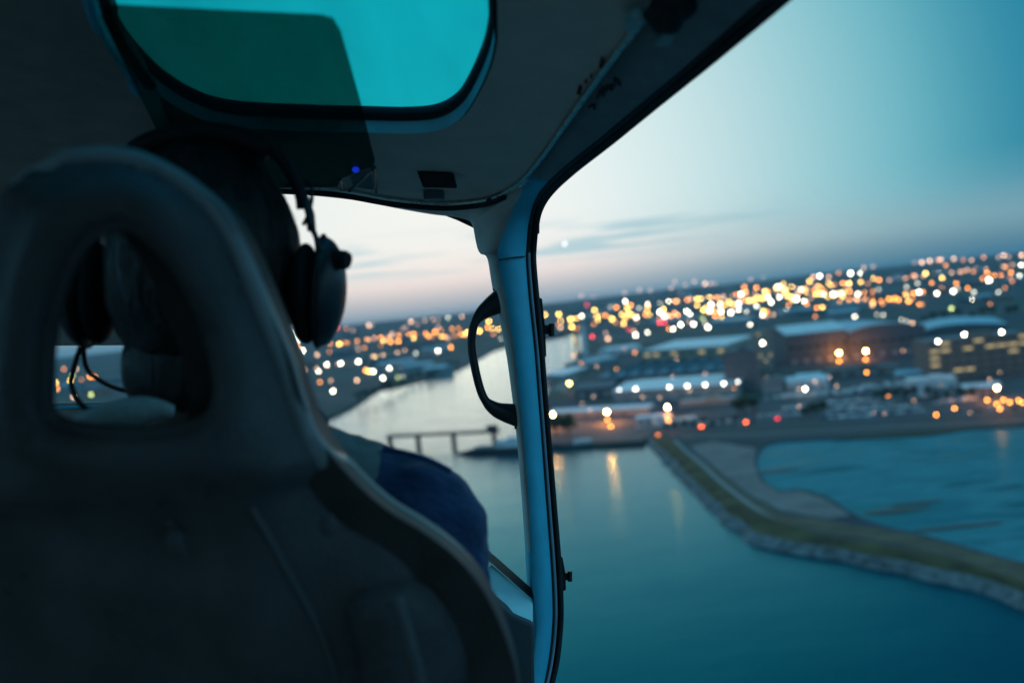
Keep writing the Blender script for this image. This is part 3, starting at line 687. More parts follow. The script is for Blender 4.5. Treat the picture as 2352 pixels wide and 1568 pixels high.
van_profile = [(-2.7, .35), (2.7, .35), (2.75, .9), (2.4, 1.15), (1.85, 1.95), (1.5, 2.3), (-2.65, 2.35), (-2.75, 1.0)]
MESH = {}
def shared(key, vf, m):
    k = (key, m.name)
    if k not in MESH: MESH[k] = mesh_data(key, *vf, m)
    return MESH[k]
def child(name, me, parent):
    o = bpy.data.objects.new(name, me); SC.collection.objects.link(o); o.parent = parent; return o
def vehicle(kind, colour, p, rz, label, group, lit=False):
    z = terrain(p.x, p.y) + .05
    e = empty({'car': 'parked_car', 'van': 'parked_van', 'truck': 'truck'}[kind], (p.x, p.y, z), rotz=rz); tag(e, label, kind, group)
    if kind == 'truck':
        child('cab', shared('truck_cab', prof_body([(3.6, .5), (5.9, .5), (5.95, 1.6), (5.6, 2.9), (3.6, 3.0)], 2.4), paints[colour]), e)
        child('trailer', shared('truck_trailer', box((-1.6, 0, 2.4), (9.8, 2.5, 2.9)), paints['white']), e)
        child('windscreen', shared('truck_glass', box((5.86, 0, 2.2), (.2, 2.1, .9), Matrix.Rotation(-.25, 3, 'Y')), cglass), e)
        wl = [(4.7, -1.05), (4.7, 1.05), (-3.5, -1.05), (-3.5, 1.05), (-4.7, -1.05), (-4.7, 1.05)]; rr = .5
    else:
        pr, w = (car_profile, 1.75) if kind == 'car' else (van_profile, 2.0)
        child('body', shared(kind + '_body', prof_body(pr, w, .22 if kind == 'car' else .05), paints[colour]), e)
        if kind == 'car':
            child('side_glass', shared('car_glass', prof_body([(.95, 1.0), (.4, 1.38), (-.9, 1.41), (-1.5, 1.06)], 1.66, .12), cglass), e)
            child('windscreen', shared('car_windscreen', box((.80, 0, 1.2), (.04, 1.3, .62), Matrix.Rotation(-.95, 3, 'Y')), cglass), e)
            wl = [(1.35, -.78), (1.35, .78), (-1.35, -.78), (-1.35, .78)]; rr = .33
        else:
            child('windscreen', shared('van_windscreen', box((2.15, 0, 1.6), (.05, 1.7, .8), Matrix.Rotation(-.62, 3, 'Y')), cglass), e)
            wl = [(1.75, -.9), (1.75, .9), (-1.75, -.9), (-1.75, .9)]; rr = .38
    for x, y in wl: child('wheel', shared(f'{kind}_wheel_{x}_{y}', wheel(x, y, rr), tyre), e)
    if lit:
        for y in (-.6, .6): child('tail_light', shared(f'tail_light_{kind}_{y}', ellipsoid((-2.3, y, .9), (.6, .6, .5), 10, 6), tails[lit]), e)
    return e
rng = random.Random(11)
cars = []
def row(u0, v0, u1, v1, n, kinds, cols, lab, grp, jit=.1):
    for i in range(n):
        t_ = (i + .5) / n; p = G(u0 + (u1 - u0) * t_ + rng.uniform(-3, 3), v0 + (v1 - v0) * t_)
        kd = rng.choice(kinds); co = rng.choice(cols)
        vehicle(kd, co, p, rng.choice((math.pi / 2, -math.pi / 2, .2)) + rng.uniform(-jit, jit), f'{co} {kd} {lab}', f'{co} {kd}s {grp}')
row(1885, 962, 2125, 945, 17, ['car'], ['white', 'silver', 'white', 'blue'], 'in the front row of the car park behind the basin', 'in the front row of the car park')
row(1895, 951, 2115, 934, 16, ['car', 'car', 'van'], ['white', 'silver', 'white'], 'in the second row of the car park', 'in the second row of the car park')
row(1910, 940, 2060, 928, 11, ['car', 'van'], ['white', 'silver'], 'in the back row of the car park beside the hedge', 'in the back row of the car park')
row(1745, 960, 1842, 952, 7, ['van', 'car'], ['white', 'silver'], 'near the road below the dark office block', 'below the dark office block')
row(1460, 985, 1560, 975, 7, ['van', 'van', 'car'], ['white', 'silver'], 'on the quay beside the lamp reflections', 'on the quay')
row(1800, 915, 1990, 902, 7, ['truck'], ['white', 'blue', 'red'], 'parked in the yard below the orange lamps', 'in the yard')
row(2100, 915, 2190, 909, 3, ['truck'], ['white', 'grey'], 'parked near the hedge left of the orange lamp', 'near the hedge')
row(2140, 950, 2340, 938, 8, ['car'], ['grey', 'black', 'silver'], 'under the orange lamp at the right edge', 'under the right lamp')
row(1600, 978, 1735, 968, 9, ['car', 'van'], ['white', 'silver', 'black'], 'along the quay road right of the warm lamp', 'along the quay road')
row(1800, 942, 1882, 934, 6, ['van'], ['white'], 'between the yard lamp and the car park', 'between yard lamp and car park')
row(2010, 918, 2180, 908, 9, ['car', 'van'], ['white', 'grey', 'silver'], 'behind the hedge above the car park', 'behind the hedge')
row(1500, 976, 1600, 969, 8, ['van', 'truck'], ['white', 'silver'], 'in front of the low canopy on the quay', 'in front of the canopy')
row(1756, 918, 1832, 909, 5, ['van'], ['white', 'silver'], 'beside the grey store below the office block', 'beside the grey store')
row(2140, 928, 2246, 917, 9, ['car', 'van'], ['white', 'silver'], 'between the hedge and the orange lamp', 'between hedge and lamp')
row(1958, 897, 2082, 886, 8, ['truck', 'van'], ['white', 'silver'], 'lined up under the low flat workshop', 'under the flat workshop')
row(1884, 929, 2012, 919, 11, ['van', 'car'], ['white'], 'in the topmost row of the car park', 'in the topmost row')
row(1905, 962, 2000, 957, 7, ['car'], ['white', 'silver'], 'beside the road at the very front of the car park', 'at the front of the car park')
for (u, v), lab in [(c7(1815, 1325), 'red car with glowing tail lights on the quay road'), (c8(78, 1293), 'car with orange tail lights on the road below the office block'), (c8(300, 1268), 'car with red tail light among the vans by the road'), (c7(1508, 1384), 'car with one dim orange light at the end of the grass strip')]:
    vehicle('car', 'red' if lab.startswith('red') else 'grey', G(u, v + 2), math.pi / 2 + .1, lab, 'cars with lights on', lit={'red c': 'A', 'car w': 'A'}[lab[:5]] if 'red tail' not in lab and 'dim' not in lab else ('B' if 'red tail' in lab else 'C'))

# ================================================================== trees
barkm = mat('bark', (.06, .045, .035), .9); leafms = [mat('leaves_dark', (.028, .05, .022), .9, var=.4, scale=.8), mat('leaves_mid', (.05, .075, .03), .9, var=.4, scale=.8)]
def tree_meshes(seed, h):
    rg = random.Random(seed)
    tr = [tube([(0, 0, -.3), (.1, 0, h * .3), (rg.uniform(-.3, .3), .1, h * .75)], [.28, .2, .06], 7)]
    for k in range(6):
        a = rg.uniform(0, 6.28); z = h * rg.uniform(.3, .6); l = h * rg.uniform(.15, .28)
        tr.append(tube([(0.05, 0, z), (math.cos(a) * l * .6, math.sin(a) * l * .6, z + l * .5), (math.cos(a) * l, math.sin(a) * l, z + l)], [.1, .07, .03], 5))
    V, Fc = [], []
    clumps = [Vector((rg.gauss(0, h * .15), rg.gauss(0, h * .15), h * rg.uniform(.42, .95))) for _ in range(16)]
    for c in clumps:
        rr = h * rg.uniform(.09, .17)
        for _ in range(70):
            d = Vector((rg.gauss(0, 1), rg.gauss(0, 1), rg.gauss(0, 1))).normalized() * rr * rg.uniform(.5, 1.05)
            p = c + d; s = h * .03; a = Vector((rg.uniform(-1, 1), rg.uniform(-1, 1), rg.uniform(-1, 1))).normalized(); b = a.orthogonal().normalized()
            n = len(V); V += [p + a * s, p + b * s * .7, p - a * s, p - b * s * .7]; Fc.append((n, n + 1, n + 2, n + 3))
    return joinvf(*tr), (V, Fc)
TM = []
for s in range(4):
    a, b = tree_meshes(s, 9.0); TM.append((mesh_data('trunk', *a, barkm), mesh_data('crown', *b, leafms[s % 2])))
def trees(n, u0, v0, u1, v1, sc, lab, grp):
    for i in range(n):
        t_ = (i + .5) / n; p = hit(u0 + (u1 - u0) * t_ + rng.uniform(-6, 6), v0 + (v1 - v0) * t_ + rng.uniform(-3, 3))
        k = rng.randrange(4); s = sc * rng.uniform(.75, 1.2)
        e = empty('tree', p, rotz=rng.uniform(0, 6)); e.scale = (s * 1.15, s * 1.15, s); tag(e, lab, 'tree', grp)
        child('trunk', TM[k][0], e); child('crown', TM[k][1], e)
trees(10, 2000, 926, 2240, 914, 1.0, 'dark tree in the hedge line above the car park', 'trees above the car park')
trees(6, 1846, 964, 1900, 942, 1.0, 'dark tree between the vans and the car park', 'trees between vans and car park')
trees(4, 1272, 1006, 1318, 1002, 1.7, 'dark tree on the quay beside the pillar', 'trees on the quay')
trees(5, 1690, 952, 1745, 945, 1.2, 'dark tree at the foot of the dark office block', 'trees at the office block')
trees(8, 1520, 985, 1700, 975, .7, 'small dark tree along the quay road', 'trees along the quay road')
trees(9, 2110, 745, 2352, 722, 1.8, 'dark tree behind the arched hall below the hill', 'trees below the hill')
trees(14, 820, 930, 1060, 838, 1.6, 'dark tree lining the far river bank', 'trees on the far bank')

# ================================================================== jetty and moored ship
jm = mat('jetty_timber', (.035, .045, .05), .8, scale=.5)
A, B = water_at(893, 1028), water_at(1150, 1018)
dv = (B - A); L = dv.length; rz = math.atan2(dv.y, dv.x)
e = empty('jetty', (A.x, A.y, -3), rotz=rz); tag(e, 'dark jetty on four piles reaching over the water behind the shoulder', 'jetty')
mk('deck', box((L / 2, 0, 9.2), (L, 5, 1.6)), jm, e)
for x in (.28, .60, .02, .95): mk('pile', joinvf(*[tube([(L * x, y, -2), (L * x, y, 8.4)], 1.1, 10) for y in (-1.7, 1.7)]), jm, e)
mk('railing', joinvf(*[tube([(0, y, 11), (L, y, 11)], .12, 5) for y in (-2.3, 2.3)], *[tube([(L * i / 16, -2.3, 10), (L * i / 16, -2.3, 11)], .09, 5) for i in range(17)]), jm, e)
mk('gangway_hut', box((L * .94, .3, 12.2), (8, 3.6, 4.4)), jm, e)
A, B = water_at(1052, 1042), water_at(1262, 1036)
dv = (B - A); L = dv.length; rz = math.atan2(dv.y, dv.x)
e = empty('moored_ship', (A.x, A.y, -3), rotz=rz); tag(e, 'moored ship with dark hull and pale wheelhouse partly behind the pillar', 'ship')
hull = [[], [], [], [], []]
for i in range(13):
    t_ = i / 12; x = L * t_; w = 6.5 * min(1.0, .12 + (t_ * 4.2) ** .8) if t_ < .3 else 6.5
    sh = 4.2 + 3.2 * max(0, .16 - t_) / .16 * -0.4
    zz = sh * min(1, .30 + t_ * 3.2)
    for j, (yy, z_) in enumerate(((-w, zz), (-w * .8, -1), (w * .8, -1), (w, zz), (0, zz + .1))): hull[j].append(Vector((x, yy, z_)))
mk('hull', loft(hull), mat('ship_hull', (.05, .05, .055), .6), e)
mk('wheelhouse', joinvf(box((L * .62, 0, 6.6), (L * .34, 7, 4.6)), box((L * .66, 0, 9.9), (L * .16, 5.6, 2.1))), wallc['white'], e)
for k in range(6): mk('porthole', box((L * (.48 + .055 * k), -3.54, 7.2), (1.2, .1, 1.1)), glassd, e)
mk('mast', tube([(L * .66, 0, 10), (L * .66, 0, 17)], .2, 6), polem, e)
mk('hatch', box((L * .32, 0, 4.6), (L * .2, 7, 1.4)), wallc['steel'], e)
# white work boat lying at the quay
p = water_at(1345, 1026); e = empty('work_boat', (p.x, p.y, -3), rotz=.05); tag(e, 'white work boat moored at the quay below the dark tree', 'boat')
mk('hull', prof_body([(-10, -.5), (9, -.5), (12, 2.6), (-10.5, 2.2)], 5), mat('boat_hull', (.04, .06, .08), .5), e)
mk('cabin', prof_body([(-8, 2.3), (5, 2.4), (4.2, 5.4), (-7.6, 5.4)], 3.8), paints['white'], e)
for k in range(5): mk('window', box((-6 + 2.2 * k, -1.93, 4.2), (1.3, .1, .9)), glassd, e)
# floating sandbanks and wreckage in the basin
for i, (u, v, w_, h_) in enumerate([(2060, 1168, 14, 5), (2110, 1150, 12, 2.5), (1790, 1078, 12, 4), (2200, 1205, 18, 3)]):
    p = G(u, v); e_ = ellipsoid((0, 0, 0), (w_, h_, .5), 18, 6)
    V = [v_ * (1 + .25 * noise.noise(v_ * .15)) + Vector((p.x, p.y, -.85)) for v_ in e_[0]]
    tag(mk('mud_bank', (V, e_[1]), mat('mud', (.05, .06, .055), .6, scale=.2), smooth=True), kind='structure')
# ================================================================== haze over the town
hz = bpy.data.materials.new('haze_air'); hz.use_nodes = True; t = hz.node_tree; t.nodes.clear()
pv = N(t, 'ShaderNodeVolumePrincipled'); pv.inputs['Color'].default_value = (.42, .78, 1.0, 1); pv.inputs['Density'].default_value = 4.5e-5; pv.inputs['Anisotropy'].default_value = .3
ho = N(t, 'ShaderNodeOutputMaterial'); t.links.new(pv.outputs[0], ho.inputs['Volume'])
tag(mk('haze', box((0, 0, 62), (19600, 19600, 140)), hz), 'thin bluish haze over the town', kind='stuff')

# ================================================================== the helicopter cabin
RA, RB, RC = -.0502, -.1587, .4208                      # the roof lining lies on z = RA x + RB y + RC
RN = Vector((-RA, -RB, 1)).normalized()
def RP(u, v, off=0.0):                                  # point of the roof plane (lowered by off)
    xr, s = (u - W2) / F, (H2 - v) / F; y = (RC - off) / (s - RA * xr - RB); return Vector((xr * y, y, s * y))
def RXY(p, off=0.0): return Vector((p[0], p[1], RA * p[0] + RB * p[1] + RC - off))
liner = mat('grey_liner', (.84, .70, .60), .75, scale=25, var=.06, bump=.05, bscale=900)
sky_lit_p = mat('frame_paint', (.06, .60, .82), .5, scale=30, var=.08, bump=.06, bscale=700)  # blue of the sky light put into the frame's paint colour
rubber = mat('black_rubber', (.012, .013, .014), .55, var=.2)
blackp = mat('black_plastic', (.018, .018, .02), .5, scale=40, bump=.1)
chrome = mat('bright_trim', (.88, .84, .76), .3, .85, .1, 80)
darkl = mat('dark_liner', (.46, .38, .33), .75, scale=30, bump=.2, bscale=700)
heli = empty('helicopter', (0, .3, -.95), cabin=True)
tag(heli, 'helicopter cabin seen from the back seat, grey lining, door pillar and windscreen', 'helicopter')

# roof lining with the skylight opening
sky_out = [(1143, 92), (1130, 150), (1095, 225), (1060, 272), (1010, 298), (940, 305), (840, 303), (700, 299), (540, 290), (450, 268), (370, 224), (300, 160), (250, 90), (225, 30)]
so = [RP(u, v).xy for u, v in sky_out]
rear = [Vector((so[-1].x + .01, .62)), Vector((so[-1].x + .06, .56)), Vector((so[0].x - .06, .56)), Vector((so[0].x - .005, .63))]
hole = [Vector((p.x, p.y)) for p in smoothline([Vector((p.x, p.y, 0)) for p in so + rear + [so[0]]], 5)][:-1]
a_line = [(1600, -130), (1540, -40), (1490, 30), (1420, 120), (1350, 215), (1290, 300), (1240, 370), (1190, 425), (1130, 457), (1060, 467), (1000, 468), (900, 459), (800, 441), (660, 430), (500, 424), (300, 424), (0, 440), (-500, 470)]
al = smoothline([RP(*p) for p in a_line], 5)
outl = [Vector((p.x, p.y)) for p in al] + [Vector((-1.15, .9)), Vector((-1.15, -.7)), Vector((.52, -.7)), Vector((.42, .1))]
V, Fc = plate2d(outl, [hole], .04)
mk('roof_lining', slab(V, Fc, lambda p: RXY(p), lambda p: RXY(p, -.03)), liner, heli, smooth=False)
skl = mk('skylight', loft([[RXY(p) for p in hole + hole[:1]], [RXY(p, -.015) - Vector((0, 0, 0)) for p in hole + hole[:1]],
        [RXY(Vector((p.x * .985 + .015 * -.2, p.y)), -.015) for p in hole + hole[:1]], [RXY(Vector((p.x * .985 + .015 * -.2, p.y)), .001) for p in hole + hole[:1]]], closed=False), mat('skylight_reveal', (.58, .58, .58), .45), heli)
mk('seal', tube([RXY(p, -.022) for p in hole], .0085, 10, closed=True), rubber, skl, smooth=True)
V, Fc = plate2d(hole, pitch=.08)
mk('pane', ([RXY(p, -.027) for p in V], Fc), pane('skylight_glass', (.006, .46, .56), .04, haze=((.25, .5, .5), .0, .2)), skl)

# beam along the middle of the roof, left of the skylight
bl = [(-500, -120), (150, -120), (195, -20), (215, 50), (245, 115), (285, 172), (312, 205), (335, 245), (375, 330), (440, 450), (-500, 450)]
V, Fc = plate2d([RP(u, v, .045).xy for u, v in bl], pitch=.03)
def beam_top(p):
    z = RXY(p, .045); return z - Vector((0, 0, .010 * max(0, min(1, (-p.x - .35) * 5))))
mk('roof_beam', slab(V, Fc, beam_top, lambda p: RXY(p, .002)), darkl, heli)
edge = smoothline([RP(u, v, .043) for u, v in [(140, -120), (195, -20), (215, 50), (245, 115), (285, 172), (318, 215)]], 6)
mk('beam_edge_highlight', tube(edge, [.003 + .0015 * math.sin(i * .25) for i in range(len(edge))], 8), sky_lit_p, heli, smooth=True)  # added tube: blue highlight on the beam's edge put into its colour
mk('beam_seal', tube([p + Vector((.012, 0, .008)) for p in edge], .006, 8), rubber, heli, smooth=True)

# tinted sun visor hanging below the skylight
vis = [(232, 40), (240, 22), (262, 19), (500, 31), (735, 42), (765, 50), (782, 78), (800, 140), (828, 240), (850, 330), (861, 372), (857, 384), (820, 396), (781, 412), (776, 429), (660, 432), (500, 432), (420, 420), (375, 330), (330, 240), (285, 150)]
V, Fc = plate2d([RP(u, v, .055).xy for u, v in vis])
vz = mk('sun_visor', slab(V, Fc, lambda p: RXY(p, .055), lambda p: RXY(p, .052)), pane('visor_plastic', (.31, .38, .34), .03, .08, haze=((.04, .045, .045), .01, .06)), heli)
for a, b in (((860, 384), (864, 441)), ((854, 390), (803, 439)), ((781, 412), (788, 436))): mk('bracket_rod', tube([RP(*a, .052), RP(*b, .004)], .0022, 6), blackp, vz)
mk('indicator_lamp', ellipsoid(RP(817, 390, .058), (.0042, .004, .0034), 10, 6), emit('blue_indicator', (.01, .05, 1.0), .5), vz)
card = [RP(u, v, .003) for u, v in [(806, 408), (850, 392), (858, 436), (812, 430)]]
mk('placard', (card, [(0, 1, 2, 3)]), mat('placard_grey', (.22, .23, .23), .6), vz)

# black screen on its foot, stuck to the lining over the windscreen
scr = [P3(958, 396, 1.29), P3(1036, 398, 1.29), P3(1042, 405, 1.29), P3(1049, 433, 1.30), P3(972, 431, 1.30)]
mk('small_mirror', (scr + [p + Vector((0, .012, .004)) for p in scr], [(0, 1, 2, 3, 4), (9, 8, 7, 6, 5)] + [(i, 5 + i, 5 + (i + 1) % 5, (i + 1) % 5) for i in range(5)]), blackp, heli, bevel=.001)
mk('mirror_foot', box(RP(997, 449, .006), (.028, .02, .012)), mat('foot_grey', (.11, .14, .15), .4), heli, bevel=.002)

# door frame: header and pillar in one sweep
secs = [((1600, -130, 0), (1870, -130, .70), (1975, -130, .68)), ((1540, -40, 0), (1770, -30, .77), (1860, -40, .75)), ((1490, 30, 0), (1690, 45, .83), (1778, 27, .81)), ((1420, 120, 0), (1560, 160, .92), (1640, 138, .90)), ((1350, 215, 0), (1450, 252, 1.02), (1530, 226, 1.0)),
        ((1290, 300, 0), (1362, 326, 1.13), (1420, 316, 1.12)), ((1240, 370, 0), (1290, 384, 1.22), (1322, 393, 1.23)), ((1206, 425, 1.33), (1242, 432, 1.31), (1272, 440, 1.32)), ((1180, 478, 1.37), (1222, 470, 1.365), (1246, 480, 1.38)),
        ((1160, 528, 1.365), (1210, 520, 1.39), (1236, 525, 1.42)), ((1144, 570, 1.36), (1206, 570, 1.405), (1231, 570, 1.44)), ((1143, 600, 1.36), (1205, 600, 1.405), (1231, 610, 1.44)), ((1160, 680, 1.36), (1212, 690, 1.405), (1239, 695, 1.44)),
        ((1181, 800, 1.36), (1224, 800, 1.405), (1249, 810, 1.44)), ((1191, 900, 1.36), (1232, 900, 1.405), (1256, 905, 1.44)), ((1202, 1000, 1.36), (1240, 1000, 1.405), (1264, 1000, 1.44)), ((1214, 1150, 1.36), (1251, 1150, 1.405), (1277, 1150, 1.44)), ((1225, 1300, 1.36), (1262, 1300, 1.405), (1289, 1290, 1.44)),
        ((1230, 1390, 1.36), (1266, 1390, 1.405), (1294, 1390, 1.44)), ((1232, 1450, 1.36), (1264, 1450, 1.405), (1292, 1450, 1.44)), ((1224, 1520, 1.35), (1256, 1520, 1.40), (1284, 1520, 1.43)), ((1216, 1600, 1.34), (1240, 1600, 1.38), (1264, 1600, 1.42)), ((1196, 1720, 1.32), (1215, 1720, 1.36), (1235, 1720, 1.40))]
pt = lambda q: RP(q[0], q[1], .0005) if q[2] == 0 else P3(*q)
ext = ([RXY((.52, -.69), .0005), RXY((.42, .1), .0005)], [Vector((.60, -.69, .33)), Vector((.50, .1, .31))], [Vector((.63, -.69, .31)), Vector((.53, .1, .29))])   # the header runs on to the tail
La, Lb, Lc = (smoothline(ext[i] + [pt(s[i]) for s in secs], 5) for i in range(3))
Lback = [a + Vector((-.004, .10, .03)) for a in Lc]; Lfront = [a + Vector((-.012, .085, .035)) for a in La]
def fillet(A, B, t_): return [a.lerp(b, t_) for a, b in zip(A, B)]
def round_edge(A, C, B, k=.18):                         # soften the corner line C between faces A-C and C-B
    q0 = [c.lerp(a, k) for c, a in zip(C, A)]; q2 = [c.lerp(b, k) for c, b in zip(C, B)]
    q1 = [p.lerp(r_, .5).lerp(c, .45) for p, r_, c in zip(q0, q2, C)]
    return [q0, q1, q2]
Lmid = [a.lerp(b, .5) for a, b in zip(La, Lb)]
SP = 43
cutl = lambda L_, a, b: L_[a:b]
for nm_, a_, b_, m_ in (('door_header', 0, SP + 1, mat('shaded_header_paint', (.26, .30, .31), .6, scale=40, var=.15, bump=.1, bscale=600)), ('door_pillar', SP, len(La), sky_lit_p)):  # one paint: shade put into the header's grey, sky light into the pillar's blue
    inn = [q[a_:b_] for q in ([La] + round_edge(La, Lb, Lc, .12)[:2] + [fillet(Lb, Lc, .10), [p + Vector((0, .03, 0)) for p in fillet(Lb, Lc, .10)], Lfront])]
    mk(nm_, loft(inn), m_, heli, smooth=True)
outb = [fillet(Lb, Lc, .10)] + round_edge(Lb, Lc, Lback, .10) + [Lback, [p + Vector((0, .05, 0)) for p in fillet(Lb, Lc, .10)]]
mk('door_rebate', loft(outb), mat('rebate_black', (.035, .042, .046), .5, scale=40, var=.2), heli, smooth=True)
# rubber along the door opening
i0 = 38
mk('door_seal', tube([p.lerp(q, .35) + Vector((.0015, -.001, 0)) for p, q in zip(Lc, Lb)], [.0052] * len(Lc), 8, sx=1.5), rubber, heli, smooth=True)
mk('seal_lip', tube([p.lerp(q, .68) + Vector((.001, -.003, 0)) for p, q in zip(Lc[62:], Lb[62:])], .0022, 8), mat('lip_grey', (.25, .42, .5), .4), heli, smooth=True)
# lower cover of the pillar ends in a seam
mk('pillar_seam', tube([P3(1146, 597, 1.357), P3(1175, 592, 1.377), P3(1205, 589, 1.402)], .0012, 6), rubber, heli)

# windscreen frame: strip over the glass, bracket, then the pillar's inner face
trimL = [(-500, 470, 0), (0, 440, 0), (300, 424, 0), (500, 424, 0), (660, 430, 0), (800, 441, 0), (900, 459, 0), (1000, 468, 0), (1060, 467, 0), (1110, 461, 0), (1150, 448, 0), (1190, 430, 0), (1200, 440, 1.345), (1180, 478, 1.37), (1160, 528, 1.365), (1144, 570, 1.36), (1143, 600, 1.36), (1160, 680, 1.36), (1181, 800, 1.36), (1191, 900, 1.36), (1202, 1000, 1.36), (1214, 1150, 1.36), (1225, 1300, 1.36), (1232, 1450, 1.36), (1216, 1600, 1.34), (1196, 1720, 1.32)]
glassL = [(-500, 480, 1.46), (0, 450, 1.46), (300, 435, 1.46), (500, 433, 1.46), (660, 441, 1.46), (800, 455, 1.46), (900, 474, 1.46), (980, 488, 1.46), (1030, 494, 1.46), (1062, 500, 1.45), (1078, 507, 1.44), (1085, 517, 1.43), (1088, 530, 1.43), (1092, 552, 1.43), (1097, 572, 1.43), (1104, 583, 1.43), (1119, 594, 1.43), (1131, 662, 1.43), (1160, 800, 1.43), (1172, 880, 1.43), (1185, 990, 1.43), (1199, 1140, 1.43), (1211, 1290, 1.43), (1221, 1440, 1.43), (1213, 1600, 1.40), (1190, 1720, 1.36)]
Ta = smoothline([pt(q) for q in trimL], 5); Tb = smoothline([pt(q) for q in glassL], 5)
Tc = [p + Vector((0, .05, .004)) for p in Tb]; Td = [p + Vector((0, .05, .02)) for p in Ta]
mk('windscreen_frame', loft([Ta] + round_edge(Ta, Tb, Tc, .1) + [Tc, Td]), mat('post_trim', (.88, .78, .70), .55, scale=30, var=.08, bump=.06, bscale=700), heli, smooth=True)  # pale warm grey: light on this face put into the colour
mk('corner_gasket', ([P3(*q) for q in [(1000, 487, 1.5), (1062, 498, 1.5), (1082, 509, 1.5), (1088, 524, 1.5), (1050, 506, 1.5)]] + [P3(*q) for q in [(1000, 487, 1.52), (1062, 498, 1.52), (1082, 509, 1.52), (1088, 524, 1.52), (1050, 506, 1.52)]], [(0, 1, 2, 3, 4), (9, 8, 7, 6, 5)] + [(i, 5 + i, 5 + (i + 1) % 5, (i + 1) % 5) for i in range(5)]), rubber, heli)
mk('screw', tube([P3(1124, 461, 1.372), P3(1124, 461, 1.368)], .0042, 12), blackp, heli)
# bright trim rod that runs along the edge of the lining
rod = smoothline([RP(u, v, .005) for u, v in [(300, 424), (500, 424), (660, 430), (740, 434), (800, 441), (900, 459), (1000, 468), (1060, 467), (1130, 456), (1190, 424), (1240, 369), (1290, 299), (1350, 214), (1420, 119), (1478, 46)]], 6)
mk('trim_rod', tube(rod, [.0026 + .0012 * max(0, (i - 60) / 30) for i in range(len(rod))], 10), chrome, heli, smooth=True)
mk('trim_seal', tube([p + Vector((-.002, .006, -.005)) for p in rod[:52]], .004, 8), rubber, heli, smooth=True)
# clip at the upper end of the rod and catch beside it
mk('rod_clip', tube(smoothline([RP(1447, 62, .012), RP(1464, 40, .014), RP(1482, 24, .012)], 4), [.004, .007, .008, .0085, .0085, .008, .008, .006, .004], 10), mat('clip_metal', (.30, .50, .52), .35, .3), heli, smooth=True)
mk('door_catch', joinvf(tube([RP(1500, 10, .012), RP(1530, 40, .02), RP(1552, 48, .02)], [.012, .016, .012], 10), ellipsoid(RP(1545, 18, .012), (.02, .02, .012))), rubber, heli, smooth=True)
mk('catch_tip', tube([RP(1510, 96, .015), RP(1530, 90, .022), RP(1545, 76, .02)], [.004, .006, .003], 8), mat('clip_metal', (.30, .50, .52), .35, .3), heli, smooth=True)
# worn red and black stencil marks, too soft to read
redm = mat('red_stencil', (.20, .03, .02), .8); blk = mat('black_stencil', (.05, .055, .06), .8)
for u, v, w_, h_ in [(1331, 207, 7, 13), (1346, 188, 4, 6), (1358, 175, 4, 6), (1382, 145, 7, 14)]:
    q = [(u - w_, v + h_ * .7), (u + w_ * .3, v + h_), (u + w_, v - h_ * .6), (u - w_ * .1, v - h_)]
    mk('red_mark', ([RP(a, b, .002) for a, b in q], [(0, 1, 2, 3)]), redm, heli)
def on_header(u, v):                                    # point on the header face, just proud of it
    best = min(range(len(La)), key=lambda i: abs((La[i].x / La[i].y - (u - W2) / F)) + abs((La[i].z / La[i].y - (H2 - v) / F)))
    d = Vector(((u - W2) / F, 1, (H2 - v) / F)); A_, B_ = La[best], Lb[best]; C_ = La[min(best + 3, len(La) - 1)]
    n_ = (B_ - A_).cross(C_ - A_); t_ = A_.dot(n_) / d.dot(n_); return d * (t_ - .0035)
for strokes in ([(1352, 246, 1366, 240), (1366, 240, 1364, 252)], [(1372, 226, 1378, 208), (1378, 208, 1386, 220), (1386, 220, 1384, 200)], [(1390, 210, 1404, 196), (1394, 196, 1406, 208)], [(1410, 200, 1412, 180), (1412, 180, 1424, 196)]):
    mk('black_mark', joinvf(*[tube([on_header(a, b), on_header(c, d)], .0013, 5) for a, b, c, d in strokes]), blk, heli)

# windscreen pane
wp = [(-500, 482), (0, 452), (300, 437), (660, 443), (900, 476), (1030, 497), (1090, 530), (1100, 578), (1122, 600), (1134, 662), (1163, 800), (1188, 990), (1202, 1140), (1218, 1340), (1120, 1262), (1000, 1240), (600, 1240), (200, 1240), (-500, 1240)]
V, Fc = plate2d([Vector(((u - W2) / F, (H2 - v) / F)) for u, v in wp], pitch=.04)
mk('windscreen', ([Vector((p.x, 1, p.y)) * (1.50 + .08 * max(0, -p.y) - .25 * max(0, -p.x - .25)) for p in V], Fc), pane('clear_glass', (.97, .985, .98), .012), heli)
# sill at the foot of the glass and the ledge outside it
d0 = 1.40
mk('sill_bar', loft([smoothline([P3(960, 1170, d0 + .16), P3(1080, 1232, d0 + .04), P3(1125, 1266, d0 + .03), P3(1225, 1354, d0)], 4), smoothline([P3(960, 1186, d0 + .12), P3(1080, 1250, d0), P3(1125, 1288, d0 - .01), P3(1225, 1376, d0 - .03)], 4), smoothline([P3(960, 1188, d0 + .18), P3(1080, 1252, d0 + .06), P3(1125, 1290, d0 + .05), P3(1225, 1378, d0 + .03)], 4)]), mat('sill_seal', (.02, .024, .028), .6), heli)
led = [P3(1128, 1292, 1.40), P3(1224, 1376, 1.37), P3(1224, 1432, 1.305), P3(1180, 1412, 1.31), P3(1140, 1378, 1.32), P3(1100, 1330, 1.36)]
mk('door_ledge', (led + [p - Vector((0, 0, .02)) for p in led], [tuple(range(6)), tuple(range(11, 5, -1))] + [(i, 6 + i, 6 + (i + 1) % 6, (i + 1) % 6) for i in range(6)]), mat('blue_white_paint', (.42, .85, .97), .5), heli, bevel=.003)
